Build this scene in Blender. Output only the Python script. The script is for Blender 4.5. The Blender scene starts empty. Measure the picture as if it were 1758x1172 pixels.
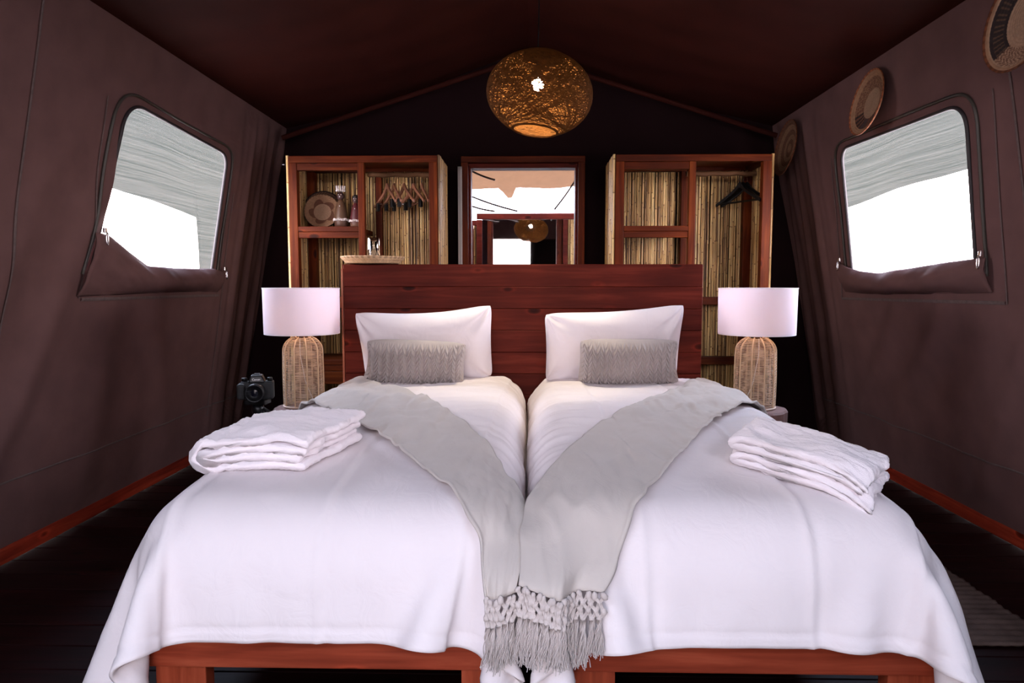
import bpy, bmesh, math, random
import numpy as np
from mathutils import Vector, Matrix

random.seed(7)
SC = bpy.context.scene
COL = SC.collection
PI = math.pi

# ------------------------------------------------------------------ camera
cd = bpy.data.cameras.new('camera')
cd.sensor_width = 36.0
cd.lens = 24.0
cd.clip_start = 0.05
cd.clip_end = 200
cam = bpy.data.objects.new('camera', cd)
COL.objects.link(cam)
cam.location = (0, 0, 1.2)
cam.rotation_euler = (PI / 2 - math.atan(96 / 1172), 0, math.atan(26 / 1172))
SC.camera = cam

# ------------------------------------------------------------------ world, sun, exposure
SC.view_settings.view_transform = 'Standard'
SC.view_settings.look = 'None'
SC.view_settings.gamma = 1.0
SC.view_settings.use_curve_mapping = False
SC.view_settings.exposure = 1.80
wd = bpy.data.worlds.new('sky')
SC.world = wd
wd.use_nodes = True
bg = wd.node_tree.nodes['Background']
_t = wd.node_tree                      # hazy warm-white horizon rising into blue
_tc = _t.nodes.new('ShaderNodeTexCoord')
_sx = _t.nodes.new('ShaderNodeSeparateXYZ')
_t.links.new(_tc.outputs['Generated'], _sx.inputs['Vector'])
_cr = _t.nodes.new('ShaderNodeValToRGB')
for _p, _c in ((0.42, (0.78, 0.81, 1.0)), (0.66, (0.60, 0.74, 1.0))):
    _e = _cr.color_ramp.elements.new(_p)
    _e.color = (*_c, 1)
_cr.color_ramp.elements[0].position = 0.14
_cr.color_ramp.elements[0].color = (1.0, 0.86, 0.87, 1)
_cr.color_ramp.elements[-1].color = (0.50, 0.66, 1.0, 1)
_t.links.new(_sx.outputs['Z'], _cr.inputs['Fac'])
_t.links.new(_cr.outputs['Color'], bg.inputs['Color'])
bg.inputs['Strength'].default_value = 8.6

sl = bpy.data.lights.new('sun', 'SUN')
sl.energy = 7.0
sl.angle = 0.009
sl.color = (1.0, 0.95, 0.9)
sun = bpy.data.objects.new('sun', sl)
COL.objects.link(sun)
sun.rotation_euler = (math.radians(-24), 0, 0)


def portal(loc, rot, sx, sy):
    l = bpy.data.lights.new('daylight_portal', 'AREA')
    l.shape = 'RECTANGLE'
    l.size = sx
    l.size_y = sy
    l.cycles.is_portal = True
    o = bpy.data.objects.new('daylight_portal', l)
    COL.objects.link(o)
    o.location = loc
    o.rotation_euler = rot
    return o


FLAP0, FLAP1 = 0.06, 0.62                       # a closed door flap within the opening
OPEN_X, OPEN_Z, FRONT_Y = 0.72, 2.34, -0.5      # the tent's open front, behind the camera
portal((0, FRONT_Y - 0.03, OPEN_Z / 2), (PI / 2, 0, 0), OPEN_X * 2, OPEN_Z)
for sx_ in (-1, 1):
    portal((sx_ * 1.325, FRONT_Y - 0.03, 2.17), (PI / 2, 0, 0), 0.85, 0.38)      # unseen vents added beside the opening for more top light
portal((-2.06, 3.76, 1.64), (0, -PI / 2, 0), 0.9, 1.3)
portal((2.06, 3.70, 1.62), (0, PI / 2, 0), 0.9, 1.3)


# ------------------------------------------------------------------ numeric helpers
def _hash(ix, iy, seed):
    n = (ix.astype(np.int64) * 374761393 + iy.astype(np.int64) * 668265263 + seed * 974711) & 0x7fffffff
    n = ((n ^ (n >> 13)) * 1274126177) & 0x7fffffff
    n = n ^ (n >> 16)
    return (n & 0xffff) / 65535.0


def vnoise(x, y, seed=0):
    x = np.asarray(x, float); y = np.asarray(y, float)
    x, y = np.broadcast_arrays(x, y)
    ix = np.floor(x); iy = np.floor(y)
    fx = x - ix; fy = y - iy
    fx = fx * fx * fx * (fx * (fx * 6 - 15) + 10); fy = fy * fy * fy * (fy * (fy * 6 - 15) + 10)
    a = _hash(ix, iy, seed); b = _hash(ix + 1, iy, seed)
    c = _hash(ix, iy + 1, seed); d = _hash(ix + 1, iy + 1, seed)
    return (a * (1 - fx) + b * fx) * (1 - fy) + (c * (1 - fx) + d * fx) * fy - 0.5


def fbm(x, y, seed=0, octv=4):
    s = 0; a = 1.0
    for i in range(octv):
        s = s + a * vnoise(np.asarray(x) * 2 ** i + 17.3 * i, np.asarray(y) * 2 ** i + 5.1 * i, seed + i)
        a *= 0.5
    return s


def ridge(x, y, seed=0):
    return 1 - np.abs(fbm(x, y, seed, 2)) * 2.4


def sstep(a, b, x):
    t = np.clip((np.asarray(x, float) - a) / (b - a), 0, 1)
    return t * t * (3 - 2 * t)


# ------------------------------------------------------------------ materials
MATS = {}


def nt(name):
    m = bpy.data.materials.new(name)
    m.use_nodes = True
    t = m.node_tree
    t.nodes.clear()
    out = t.nodes.new('ShaderNodeOutputMaterial')
    return m, t, out


def node(t, kind, **kw):
    n = t.nodes.new(kind)
    for k, v in kw.items():
        if k in n.inputs:
            n.inputs[k].default_value = v
        else:
            setattr(n, k, v)
    return n


def ramp(t, stops):
    r = t.nodes.new('ShaderNodeValToRGB')
    cr = r.color_ramp
    while len(cr.elements) < len(stops):
        cr.elements.new(0.5)
    for e, (p, c) in zip(cr.elements, stops):
        e.position = p
        e.color = (*c, 1)
    return r


def coords(t, scale=(1, 1, 1), kind='Object', rot=(0, 0, 0)):
    tc = t.nodes.new('ShaderNodeTexCoord')
    mp = t.nodes.new('ShaderNodeMapping')
    mp.inputs['Scale'].default_value = scale
    mp.inputs['Rotation'].default_value = rot
    t.links.new(tc.outputs[kind], mp.inputs['Vector'])
    return mp.outputs['Vector']


def bump(t, height, bsdf, strength=0.3, dist=0.01, prev=None):
    b = node(t, 'ShaderNodeBump', Strength=strength, Distance=dist)
    t.links.new(height, b.inputs['Height'])
    if prev is not None:
        t.links.new(prev, b.inputs['Normal'])
    t.links.new(b.outputs['Normal'], bsdf.inputs['Normal'])
    return b.outputs['Normal']


def plain(name, col, rough=0.6, metal=0.0, spec=0.5, noise=0.0, nscale=20, bstr=0.0, sheen=0.0):
    m, t, out = nt(name)
    b = node(t, 'ShaderNodeBsdfPrincipled', Roughness=rough, Metallic=metal)
    b.inputs['Specular IOR Level'].default_value = spec
    b.inputs['Base Color'].default_value = (*col, 1)
    if sheen:
        b.inputs['Sheen Weight'].default_value = sheen
    if noise or bstr:
        n = node(t, 'ShaderNodeTexNoise', Scale=nscale, Detail=4.0)
        t.links.new(coords(t), n.inputs['Vector'])
        if noise:
            r = ramp(t, [(0.3, tuple(c * (1 - noise) for c in col)), (0.7, tuple(min(1, c * (1 + noise)) for c in col))])
            t.links.new(n.outputs['Fac'], r.inputs['Fac'])
            t.links.new(r.outputs['Color'], b.inputs['Base Color'])
        if bstr:
            bump(t, n.outputs['Fac'], b, bstr, 0.004)
    t.links.new(b.outputs['BSDF'], out.inputs['Surface'])
    MATS[name] = m
    return m


def wood(name, dark, mid, light, axis=0, rough=0.45, spec=0.5, scale=1.0, knots=True, bstr=0.25):
    """stained timber, grain running along the given axis"""
    m, t, out = nt(name)
    b = node(t, 'ShaderNodeBsdfPrincipled', Roughness=rough)
    b.inputs['Specular IOR Level'].default_value = spec
    sc = [26.0 * scale] * 3
    sc[axis] = 1.6 * scale
    oi = t.nodes.new('ShaderNodeObjectInfo')
    mul = node(t, 'ShaderNodeVectorMath', operation='SCALE')
    mul.inputs[0].default_value = (13.1, 7.7, 9.3)
    t.links.new(oi.outputs['Random'], mul.inputs['Scale'])
    tc = t.nodes.new('ShaderNodeTexCoord')
    add = node(t, 'ShaderNodeVectorMath', operation='ADD')
    t.links.new(tc.outputs['Object'], add.inputs[0])
    t.links.new(mul.outputs['Vector'], add.inputs[1])
    mp = t.nodes.new('ShaderNodeMapping')
    mp.inputs['Scale'].default_value = sc
    t.links.new(add.outputs['Vector'], mp.inputs['Vector'])
    n = node(t, 'ShaderNodeTexNoise', Scale=1.0, Detail=6.0, Roughness=0.62, Distortion=0.6)
    t.links.new(mp.outputs['Vector'], n.inputs['Vector'])
    r = ramp(t, [(0.25, dark), (0.5, mid), (0.78, light)])
    t.links.new(n.outputs['Fac'], r.inputs['Fac'])
    colr = r.outputs['Color']
    big = node(t, 'ShaderNodeTexNoise', Scale=3.0 * scale, Detail=2.0)
    t.links.new(add.outputs['Vector'], big.inputs['Vector'])
    mr = node(t, 'ShaderNodeMapRange')
    mr.inputs['From Min'].default_value = 0.3
    mr.inputs['From Max'].default_value = 0.7
    mr.inputs['To Min'].default_value = 0.72
    mr.inputs['To Max'].default_value = 1.22
    t.links.new(big.outputs['Fac'], mr.inputs['Value'])
    mx = node(t, 'ShaderNodeVectorMath', operation='SCALE')
    t.links.new(colr, mx.inputs[0])
    t.links.new(mr.outputs['Result'], mx.inputs['Scale'])
    colr = mx.outputs['Vector']
    if knots:
        sk = [9.0] * 3
        sk[axis] = 4.2
        mk = t.nodes.new('ShaderNodeMapping')
        mk.inputs['Scale'].default_value = sk
        t.links.new(add.outputs['Vector'], mk.inputs['Vector'])
        vo = node(t, 'ShaderNodeTexVoronoi', Scale=0.8)
        t.links.new(mk.outputs['Vector'], vo.inputs['Vector'])
        kr = ramp(t, [(0.05, (0.25, 0.2, 0.2)), (0.10, (0.5, 0.45, 0.42)), (0.135, (1.35, 1.25, 1.2)), (0.2, (1, 1, 1))])
        t.links.new(vo.outputs['Distance'], kr.inputs['Fac'])
        km = node(t, 'ShaderNodeVectorMath', operation='MULTIPLY')
        t.links.new(colr, km.inputs[0])
        t.links.new(kr.outputs['Color'], km.inputs[1])
        colr = km.outputs['Vector']
    t.links.new(colr, b.inputs['Base Color'])
    bump(t, n.outputs['Fac'], b, bstr, 0.003)
    t.links.new(b.outputs['BSDF'], out.inputs['Surface'])
    MATS[name] = m
    return m


def cloth(name, col, rough=0.9, weave=700, bstr=0.15, wr=0.0, wr_scale=9, trans=0.0, sheen=0.0, mottled=0.06):
    m, t, out = nt(name)
    b = node(t, 'ShaderNodeBsdfPrincipled', Roughness=rough)
    b.inputs['Specular IOR Level'].default_value = 0.06
    b.inputs['Sheen Weight'].default_value = sheen
    n = node(t, 'ShaderNodeTexNoise', Scale=6.0, Detail=5.0)
    t.links.new(coords(t), n.inputs['Vector'])
    r = ramp(t, [(0.3, tuple(c * (1 - mottled) for c in col)), (0.7, tuple(min(1, c * (1 + mottled)) for c in col))])
    t.links.new(n.outputs['Fac'], r.inputs['Fac'])
    t.links.new(r.outputs['Color'], b.inputs['Base Color'])
    w = node(t, 'ShaderNodeTexNoise', Scale=float(weave), Detail=1.0)
    t.links.new(coords(t), w.inputs['Vector'])
    p = bump(t, w.outputs['Fac'], b, bstr, 0.001)
    if wr:
        w2 = node(t, 'ShaderNodeTexNoise', Scale=float(wr_scale), Detail=4.0, Distortion=1.2)
        t.links.new(coords(t, (1, 0.6, 1)), w2.inputs['Vector'])
        bump(t, w2.outputs['Fac'], b, wr, 0.02, p)
    s = b.outputs['BSDF']
    if trans:
        tr = node(t, 'ShaderNodeBsdfTranslucent')
        tr.inputs['Color'].default_value = (*col, 1)
        mx = node(t, 'ShaderNodeMixShader')
        mx.inputs['Fac'].default_value = trans
        t.links.new(s, mx.inputs[1])
        t.links.new(tr.outputs['BSDF'], mx.inputs[2])
        s = mx.outputs['Shader']
    t.links.new(s, out.inputs['Surface'])
    MATS[name] = m
    return m


def vcol(name, rough=0.8, bstr=0.0, bscale=300, spec=0.2, mul=1.0):
    """colour woven into the piece, stored per vertex"""
    m, t, out = nt(name)
    b = node(t, 'ShaderNodeBsdfPrincipled', Roughness=rough)
    b.inputs['Specular IOR Level'].default_value = spec
    a = node(t, 'ShaderNodeVertexColor', layer_name='dye')
    t.links.new(a.outputs['Color'], b.inputs['Base Color'])
    if bstr:
        n = node(t, 'ShaderNodeTexNoise', Scale=float(bscale), Detail=2.0)
        t.links.new(coords(t), n.inputs['Vector'])
        bump(t, n.outputs['Fac'], b, bstr, 0.002)
    t.links.new(b.outputs['BSDF'], out.inputs['Surface'])
    MATS[name] = m
    return m


def net_mat(name, dark, light, thru_lo, thru_hi):
    """woven shade net: streaks of denser and thinner weave along the cloth"""
    m, t, out = nt(name)
    n = node(t, 'ShaderNodeTexNoise', Scale=1.0, Detail=6.0, Roughness=0.7)
    t.links.new(coords(t, (2, 0.45, 85)), n.inputs['Vector'])
    r = ramp(t, [(0.3, dark), (0.68, light)])
    t.links.new(n.outputs['Fac'], r.inputs['Fac'])
    n2 = node(t, 'ShaderNodeTexNoise', Scale=1.0, Detail=2.0)
    t.links.new(coords(t, (60, 60, 130)), n2.inputs['Vector'])
    sm = node(t, 'ShaderNodeMath', operation='MULTIPLY_ADD')
    sm.inputs[1].default_value = 0.55
    t.links.new(n2.outputs['Fac'], sm.inputs[0])
    hf = node(t, 'ShaderNodeMath', operation='MULTIPLY')
    hf.inputs[1].default_value = 0.9
    t.links.new(n.outputs['Fac'], hf.inputs[0])
    t.links.new(hf.outputs[0], sm.inputs[2])
    mr = node(t, 'ShaderNodeMapRange')
    mr.inputs['From Min'].default_value = 0.5
    mr.inputs['From Max'].default_value = 0.95
    mr.inputs['To Min'].default_value = thru_lo
    mr.inputs['To Max'].default_value = thru_hi
    t.links.new(sm.outputs[0], mr.inputs['Value'])
    d = node(t, 'ShaderNodeBsdfDiffuse')
    t.links.new(r.outputs['Color'], d.inputs['Color'])
    tl = node(t, 'ShaderNodeBsdfTranslucent')
    t.links.new(r.outputs['Color'], tl.inputs['Color'])
    m1 = node(t, 'ShaderNodeMixShader')
    m1.inputs['Fac'].default_value = 0.5
    t.links.new(d.outputs[0], m1.inputs[1])
    t.links.new(tl.outputs[0], m1.inputs[2])
    tp = node(t, 'ShaderNodeBsdfTransparent')
    m2 = node(t, 'ShaderNodeMixShader')
    t.links.new(mr.outputs['Result'], m2.inputs['Fac'])
    t.links.new(m1.outputs[0], m2.inputs[1])
    t.links.new(tp.outputs[0], m2.inputs[2])
    t.links.new(m2.outputs[0], out.inputs['Surface'])
    MATS[name] = m
    return m


def glow(name, col, strength):
    m, t, out = nt(name)
    e = node(t, 'ShaderNodeEmission', Strength=strength)
    e.inputs['Color'].default_value = (*col, 1)
    t.links.new(e.outputs[0], out.inputs['Surface'])
    MATS[name] = m
    return m


def glass(name):
    m, t, out = nt(name)
    b = node(t, 'ShaderNodeBsdfPrincipled', Roughness=0.02, IOR=1.48)
    b.inputs['Transmission Weight'].default_value = 1.0
    t.links.new(b.outputs[0], out.inputs['Surface'])
    MATS[name] = m
    return m


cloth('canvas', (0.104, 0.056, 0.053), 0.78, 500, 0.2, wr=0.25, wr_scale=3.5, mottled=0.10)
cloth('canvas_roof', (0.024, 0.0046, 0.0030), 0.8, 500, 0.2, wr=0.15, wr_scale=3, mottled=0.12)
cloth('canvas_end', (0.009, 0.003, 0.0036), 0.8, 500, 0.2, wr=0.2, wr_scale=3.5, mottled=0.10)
plain('binding', (0.012, 0.008, 0.010), 0.6)
plain('zipper', (0.03, 0.025, 0.02), 0.5)
plain('seam', (0.075, 0.050, 0.047), 0.85, noise=0.2, nscale=60)
plain('steel', (0.75, 0.74, 0.75), 0.25, metal=1.0)
net_mat('shade_net', (0.0072, 0.0115, 0.0092), (0.0195, 0.022, 0.018), 0.0, 0.016)
m_, t_, o_ = nt('window_gauze')
tp_ = node(t_, 'ShaderNodeBsdfTransparent')
df_ = node(t_, 'ShaderNodeBsdfDiffuse')
df_.inputs['Color'].default_value = (0.55, 0.56, 0.55, 1)
mx_ = node(t_, 'ShaderNodeMixShader')
gn_ = node(t_, 'ShaderNodeTexNoise', Scale=1.0, Detail=2.0)
t_.links.new(coords(t_, (300, 300, 300)), gn_.inputs['Vector'])
gr_ = ramp(t_, [(0.35, (0.14,) * 3), (0.65, (0.34,) * 3)])
t_.links.new(gn_.outputs['Fac'], gr_.inputs['Fac'])
t_.links.new(gr_.outputs['Color'], mx_.inputs['Fac'])
t_.links.new(tp_.outputs[0], mx_.inputs[1])
t_.links.new(df_.outputs[0], mx_.inputs[2])
t_.links.new(mx_.outputs[0], o_.inputs['Surface'])
MATS['window_gauze'] = m_

m_, t_, o_ = nt('dimmer_gauze')  # added gauze, only dims the daylight through the front opening
tp_ = node(t_, 'ShaderNodeBsdfTransparent')
tp_.inputs['Color'].default_value = (0.30, 0.30, 0.30, 1)
t_.links.new(tp_.outputs[0], o_.inputs['Surface'])
MATS['dimmer_gauze'] = m_

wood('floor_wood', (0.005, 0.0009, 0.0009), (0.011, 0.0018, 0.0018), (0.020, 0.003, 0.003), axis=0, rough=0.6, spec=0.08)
wood('lit_skirting_wood', (0.10, 0.010, 0.005), (0.20, 0.022, 0.010), (0.32, 0.05, 0.02), axis=1, rough=0.6, spec=0.08)  # reddish plank, the light from outside is put into its colour
wood('headboard_wood', (0.050, 0.0060, 0.0034), (0.082, 0.0105, 0.0058), (0.14, 0.022, 0.012), axis=0, rough=0.55, spec=0.08)
wood('headboard_lit_edge_wood', (0.16, 0.035, 0.014), (0.24, 0.06, 0.025), (0.33, 0.10, 0.04), axis=2, rough=0.5)  # lighter orange: the light on the side board is put into its colour
wood('bed_wood', (0.12, 0.016, 0.007), (0.25, 0.040, 0.017), (0.38, 0.080, 0.036), axis=0, rough=0.5, spec=0.12, scale=0.9)
wood('bed_leg_wood', (0.12, 0.016, 0.007), (0.26, 0.045, 0.018), (0.38, 0.080, 0.036), axis=2, rough=0.5, spec=0.12)
wood('cabinet_post_wood', (0.032, 0.0045, 0.0010), (0.080, 0.0125, 0.0020), (0.17, 0.037, 0.006), axis=2, rough=0.5, spec=0.08)
wood('cabinet_rail_wood', (0.030, 0.0042, 0.0010), (0.070, 0.011, 0.0020), (0.15, 0.031, 0.005), axis=0, rough=0.5, spec=0.08)
wood('cabinet_side_wood', (0.030, 0.0042, 0.0010), (0.070, 0.011, 0.0020), (0.15, 0.031, 0.005), axis=1, rough=0.5, spec=0.08)
wood('stump_wood', (0.06, 0.025, 0.018), (0.14, 0.06, 0.045), (0.2, 0.09, 0.07), axis=2, rough=0.7)
wood('hanger_wood', (0.14, 0.055, 0.03), (0.22, 0.09, 0.05), (0.30, 0.13, 0.075), axis=0, rough=0.4, knots=False)
wood('pole_wood', (0.035, 0.015, 0.007), (0.075, 0.034, 0.015), (0.13, 0.065, 0.03), axis=0, rough=0.6, spec=0.1, knots=False)

cloth('white_cotton', (0.84, 0.765, 0.765), 0.85, 900, 0.05, wr=0.18, wr_scale=14, mottled=0.01)
cloth('pillow_cotton', (0.90, 0.835, 0.86), 0.85, 900, 0.05, wr=0.22, wr_scale=9, mottled=0.01)
cloth('mattress_ticking', (0.7, 0.68, 0.7), 0.9, 400, 0.1)
cloth('throw_cotton', (0.58, 0.52, 0.475), 0.82, 600, 0.15, wr=0.18, wr_scale=16, sheen=0.15, mottled=0.04)
cloth('fringe_cotton', (0.58, 0.51, 0.48), 0.9, 900, 0.2, mottled=0.08)
cloth('knit_wool', (0.44, 0.385, 0.365), 0.95, 420, 0.5, mottled=0.1, sheen=0.1)
cloth('terry', (0.94, 0.86, 0.88), 0.95, 420, 0.9, mottled=0.01, sheen=0.2)
cloth('lamp_linen', (0.88, 0.81, 0.87), 0.85, 800, 0.1, trans=0.35, mottled=0.01)
vcol('rattan', 0.55, 0.1)
vcol('basket_weave', 0.8, 0.5, 260)
vcol('doll_paint', 0.5, 0.15, 120, 0.4)
plain('white_cord', (0.8, 0.76, 0.74), 0.5)
plain('black_plastic', (0.003, 0.003, 0.0035), 0.35, spec=0.25)
plain('black_rubber', (0.004, 0.004, 0.0045), 0.75, noise=0.3, nscale=90, bstr=0.3)
plain('lens_glass', (0.004, 0.004, 0.008), 0.12, spec=0.25)
plain('white_print', (0.8, 0.8, 0.8), 0.5)
plain('bead', (0.75, 0.68, 0.66), 0.4)
plain('sand', (0.52, 0.42, 0.37), 0.95, noise=0.2, nscale=3)
plain('deck', (0.14, 0.07, 0.05), 0.7)
plain('rope', (0.03, 0.018, 0.014), 0.8)
cloth('fly_canvas', (0.80, 0.76, 0.74), 0.9, 500, 0.15, trans=0.6, wr=0.4, wr_scale=4)
cloth('burlap', (0.095, 0.050, 0.027), 0.95, 300, 0.5, trans=0.5, wr=0.5, wr_scale=6, mottled=0.2)
plain('silvered', (0.75, 0.73, 0.74), 0.015, metal=1.0)
cloth('rug_weave', (0.09, 0.06, 0.05), 0.95, 160, 1.0, mottled=0.4)
glow('bulb_glow', (1.0, 0.86, 0.62), 460.0)
glow('lamp_bulb_glow', (1.0, 0.66, 0.36), 16.0)
plain('shade_fibre', (0.068, 0.024, 0.0048), 0.7, spec=0.04, noise=0.3, nscale=40)
glass('clear_glass')

m, t, out = nt('reed')
b = node(t, 'ShaderNodeBsdfPrincipled', Roughness=0.42)
at_ = node(t, 'ShaderNodeAttribute', attribute_name='shade')
rr = ramp(t, [(0.0, (0.12, 0.052, 0.015)), (0.35, (0.36, 0.195, 0.062)), (0.7, (0.60, 0.375, 0.135)), (1.0, (0.80, 0.57, 0.24))])
t.links.new(at_.outputs['Fac'], rr.inputs['Fac'])
ng = node(t, 'ShaderNodeTexNoise', Scale=1.0, Detail=3.0)
t.links.new(coords(t, (60, 60, 5)), ng.inputs['Vector'])
mr_ = node(t, 'ShaderNodeMapRange')
mr_.inputs['From Min'].default_value = 0.3
mr_.inputs['From Max'].default_value = 0.7
mr_.inputs['To Min'].default_value = 0.6
mr_.inputs['To Max'].default_value = 1.2
t.links.new(ng.outputs['Fac'], mr_.inputs['Value'])
mm = node(t, 'ShaderNodeVectorMath', operation='SCALE')
t.links.new(rr.outputs['Color'], mm.inputs[0])
t.links.new(mr_.outputs['Result'], mm.inputs['Scale'])
t.links.new(mm.outputs['Vector'], b.inputs['Base Color'])
t.links.new(b.outputs[0], out.inputs['Surface'])
MATS['reed'] = m


# ------------------------------------------------------------------ object helpers
def wloc(o):
    v = Vector((0, 0, 0))
    while o is not None:
        v = v + o.location
        o = o.parent
    return v


def mesh_data(name, verts, faces, mat=None, smooth=False):
    me = bpy.data.meshes.new(name)
    verts = np.asarray(verts, np.float32)
    if isinstance(faces, np.ndarray) and faces.ndim == 2:
        nf, k = faces.shape
        me.vertices.add(len(verts))
        me.vertices.foreach_set('co', verts.ravel())
        me.loops.add(nf * k)
        me.loops.foreach_set('vertex_index', faces.ravel().astype(np.int32))
        me.polygons.add(nf)
        me.polygons.foreach_set('loop_start', np.arange(0, nf * k, k, dtype=np.int32))
        me.update(calc_edges=True)
    else:
        me.from_pydata([tuple(map(float, v)) for v in verts], [], [tuple(map(int, f)) for f in faces])
        me.update()
    if smooth:
        me.polygons.foreach_set('use_smooth', np.ones(len(me.polygons), bool))
    if mat:
        me.materials.append(MATS[mat])
    return me


def obj(name, verts, faces, mat, parent=None, smooth=False):
    """one mesh object; coordinates are given in the world, or relative to a parent that stands turned"""
    verts = np.asarray(verts, float)
    if parent is not None:
        verts = verts - np.array(wloc(parent))
    o = bpy.data.objects.new(name, mesh_data(name, verts, faces, mat, smooth))
    COL.objects.link(o)
    o.parent = parent
    return o


def empty(name, loc):
    o = bpy.data.objects.new(name, None)
    COL.objects.link(o)
    o.location = loc
    o.empty_display_size = 0.1
    return o


def tag(o, label=None, cat=None, group=None, kind=None):
    if label: o['label'] = label
    if cat: o['category'] = cat
    if group: o['group'] = group
    if kind: o['kind'] = kind
    return o


def dye(o, cols):
    a = o.data.color_attributes.new('dye', 'FLOAT_COLOR', 'POINT')
    c = np.ones((len(cols), 4), np.float32)
    c[:, :3] = cols
    a.data.foreach_set('color', c.ravel())


def fattr(o, name, vals):
    a = o.data.attributes.new(name, 'FLOAT', 'POINT')
    a.data.foreach_set('value', np.asarray(vals, np.float32))


class MB:
    def __init__(self):
        self.v = []; self.f = []; self.n = 0; self.a = []

    def add(self, v, f, attr=None):
        v = np.asarray(v, float).reshape(-1, 3)
        self.v.append(v)
        self.f += [tuple(int(i) + self.n for i in q) for q in f]
        self.n += len(v)
        if attr is not None:
            self.a.append(np.broadcast_to(np.asarray(attr, float), (len(v),) + np.shape(attr)[1:] if np.ndim(attr) > 1 else (len(v),)) if np.ndim(attr) < 2 else np.asarray(attr, float))
        return self

    def build(self, name, mat, parent=None, smooth=False):
        return obj(name, np.concatenate(self.v), self.f, mat, parent, smooth)


def box_geo(x0, x1, y0, y1, z0, z1, bev=0.0, seg=2):
    bm = bmesh.new()
    vs = [bm.verts.new((x, y, z)) for x in (x0, x1) for y in (y0, y1) for z in (z0, z1)]
    for q in ((0, 1, 3, 2), (4, 6, 7, 5), (0, 4, 5, 1), (2, 3, 7, 6), (0, 2, 6, 4), (1, 5, 7, 3)):
        bm.faces.new([vs[i] for i in q])
    if bev:
        bmesh.ops.bevel(bm, geom=bm.edges[:], offset=bev, segments=seg, affect='EDGES', profile=0.6)
    bmesh.ops.recalc_face_normals(bm, faces=bm.faces)
    bm.verts.index_update()
    v = [tuple(x.co) for x in bm.verts]
    f = [[x.index for x in fc.verts] for fc in bm.faces]
    bm.free()
    return v, f


def box(name, x0, x1, y0, y1, z0, z1, mat, parent=None, bev=0.004):
    v, f = box_geo(x0, x1, y0, y1, z0, z1, bev)
    return obj(name, v, f, mat, parent)


def grid_faces(nu, nv, wrap_u=False, wrap_v=False):
    """nu x nv points, index = i*nv + j"""
    iu = np.arange(nu if wrap_u else nu - 1)
    jv = np.arange(nv if wrap_v else nv - 1)
    I, J = np.meshgrid(iu, jv, indexing='ij')
    I2 = (I + 1) % nu; J2 = (J + 1) % nv
    return np.stack([I * nv + J, I2 * nv + J, I2 * nv + J2, I * nv + J2], -1).reshape(-1, 4)


def tube_geo(path, r, n=8, closed=False, caps=True):
    p = np.asarray(path, float)
    m = len(p)
    r = np.broadcast_to(np.asarray(r, float), (m,))
    if closed:
        tg = np.roll(p, -1, 0) - np.roll(p, 1, 0)
    else:
        tg = np.gradient(p, axis=0)
    tg = tg / (np.linalg.norm(tg, axis=1, keepdims=True) + 1e-12)
    up = np.array([0, 0, 1.0]) if abs(tg[0, 2]) < 0.9 else np.array([1.0, 0, 0])
    nrm = np.cross(tg[0], up); nrm /= np.linalg.norm(nrm)
    V = []
    ang = np.linspace(0, 2 * PI, n, endpoint=False)
    for i in range(m):
        nrm = nrm - tg[i] * nrm.dot(tg[i]); nrm /= np.linalg.norm(nrm) + 1e-12
        bn = np.cross(tg[i], nrm)
        V.append(p[i] + r[i] * (np.cos(ang)[:, None] * nrm + np.sin(ang)[:, None] * bn))
    V = np.concatenate(V)
    F = grid_faces(m, n, closed, True).tolist()
    if caps and not closed:
        F.append(list(range(n))[::-1]); F.append(list(range((m - 1) * n, m * n)))
    return V, F


def tube(name, path, r, mat, parent=None, n=8, closed=False):
    v, f = tube_geo(path, r, n, closed)
    return obj(name, v, f, mat, parent, True)


def lathe_geo(prof, n=32, c=(0, 0, 0), cap=False):
    prof = np.asarray(prof, float)
    ang = np.linspace(0, 2 * PI, n, endpoint=False)
    V = np.stack([prof[:, 0:1] * np.cos(ang), prof[:, 0:1] * np.sin(ang), np.repeat(prof[:, 1:2], n, 1)], -1).reshape(-1, 3) + np.array(c)
    F = grid_faces(len(prof), n, False, True)
    F = F[:, ::-1].tolist()
    if cap:
        F.append(list(range(n))[::-1]); F.append(list(range((len(prof) - 1) * n, len(prof) * n)))
    return V, F


def lathe(name, prof, mat, parent=None, c=(0, 0, 0), n=32, cap=False):
    v, f = lathe_geo(prof, n, c, cap)
    return obj(name, v, f, mat, parent, True)


def sphere_geo(c, r, nu=10, nv=8, sx=1, sy=1, sz=1):
    th = np.linspace(0.001, PI - 0.001, nv)
    v, f = lathe_geo(np.stack([r * np.sin(th), -r * np.cos(th)], 1), nu)
    return v * np.array([sx, sy, sz]) + np.array(c), f


def solidify(o, th, offset=-1):
    md = o.modifiers.new('thickness', 'SOLIDIFY')
    md.thickness = th
    md.offset = offset
    return o


def resample(pts, n):
    p = np.asarray(pts, float)
    d = np.r_[0, np.cumsum(np.linalg.norm(np.diff(p, axis=0), axis=1))]
    s = np.linspace(0, d[-1], n)
    return np.stack([np.interp(s, d, p[:, k]) for k in range(p.shape[1])], 1)


def smooth_poly(pts, it=3):
    p = np.asarray(pts, float)
    for _ in range(it):
        q = p.copy()
        q[1:-1] = 0.25 * p[:-2] + 0.5 * p[1:-1] + 0.25 * p[2:]
        p = q
    return p


# ================================================================== THE TENT
WX0, WK = 2.27, 0.185             # side walls lean in: |x| = WX0 - WK * z
EAVE_Z, RIDGE_Z, BACK_Y = 2.38, 2.96, 5.25


def wx(z):
    return WX0 - WK * np.asarray(z, float)


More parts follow.
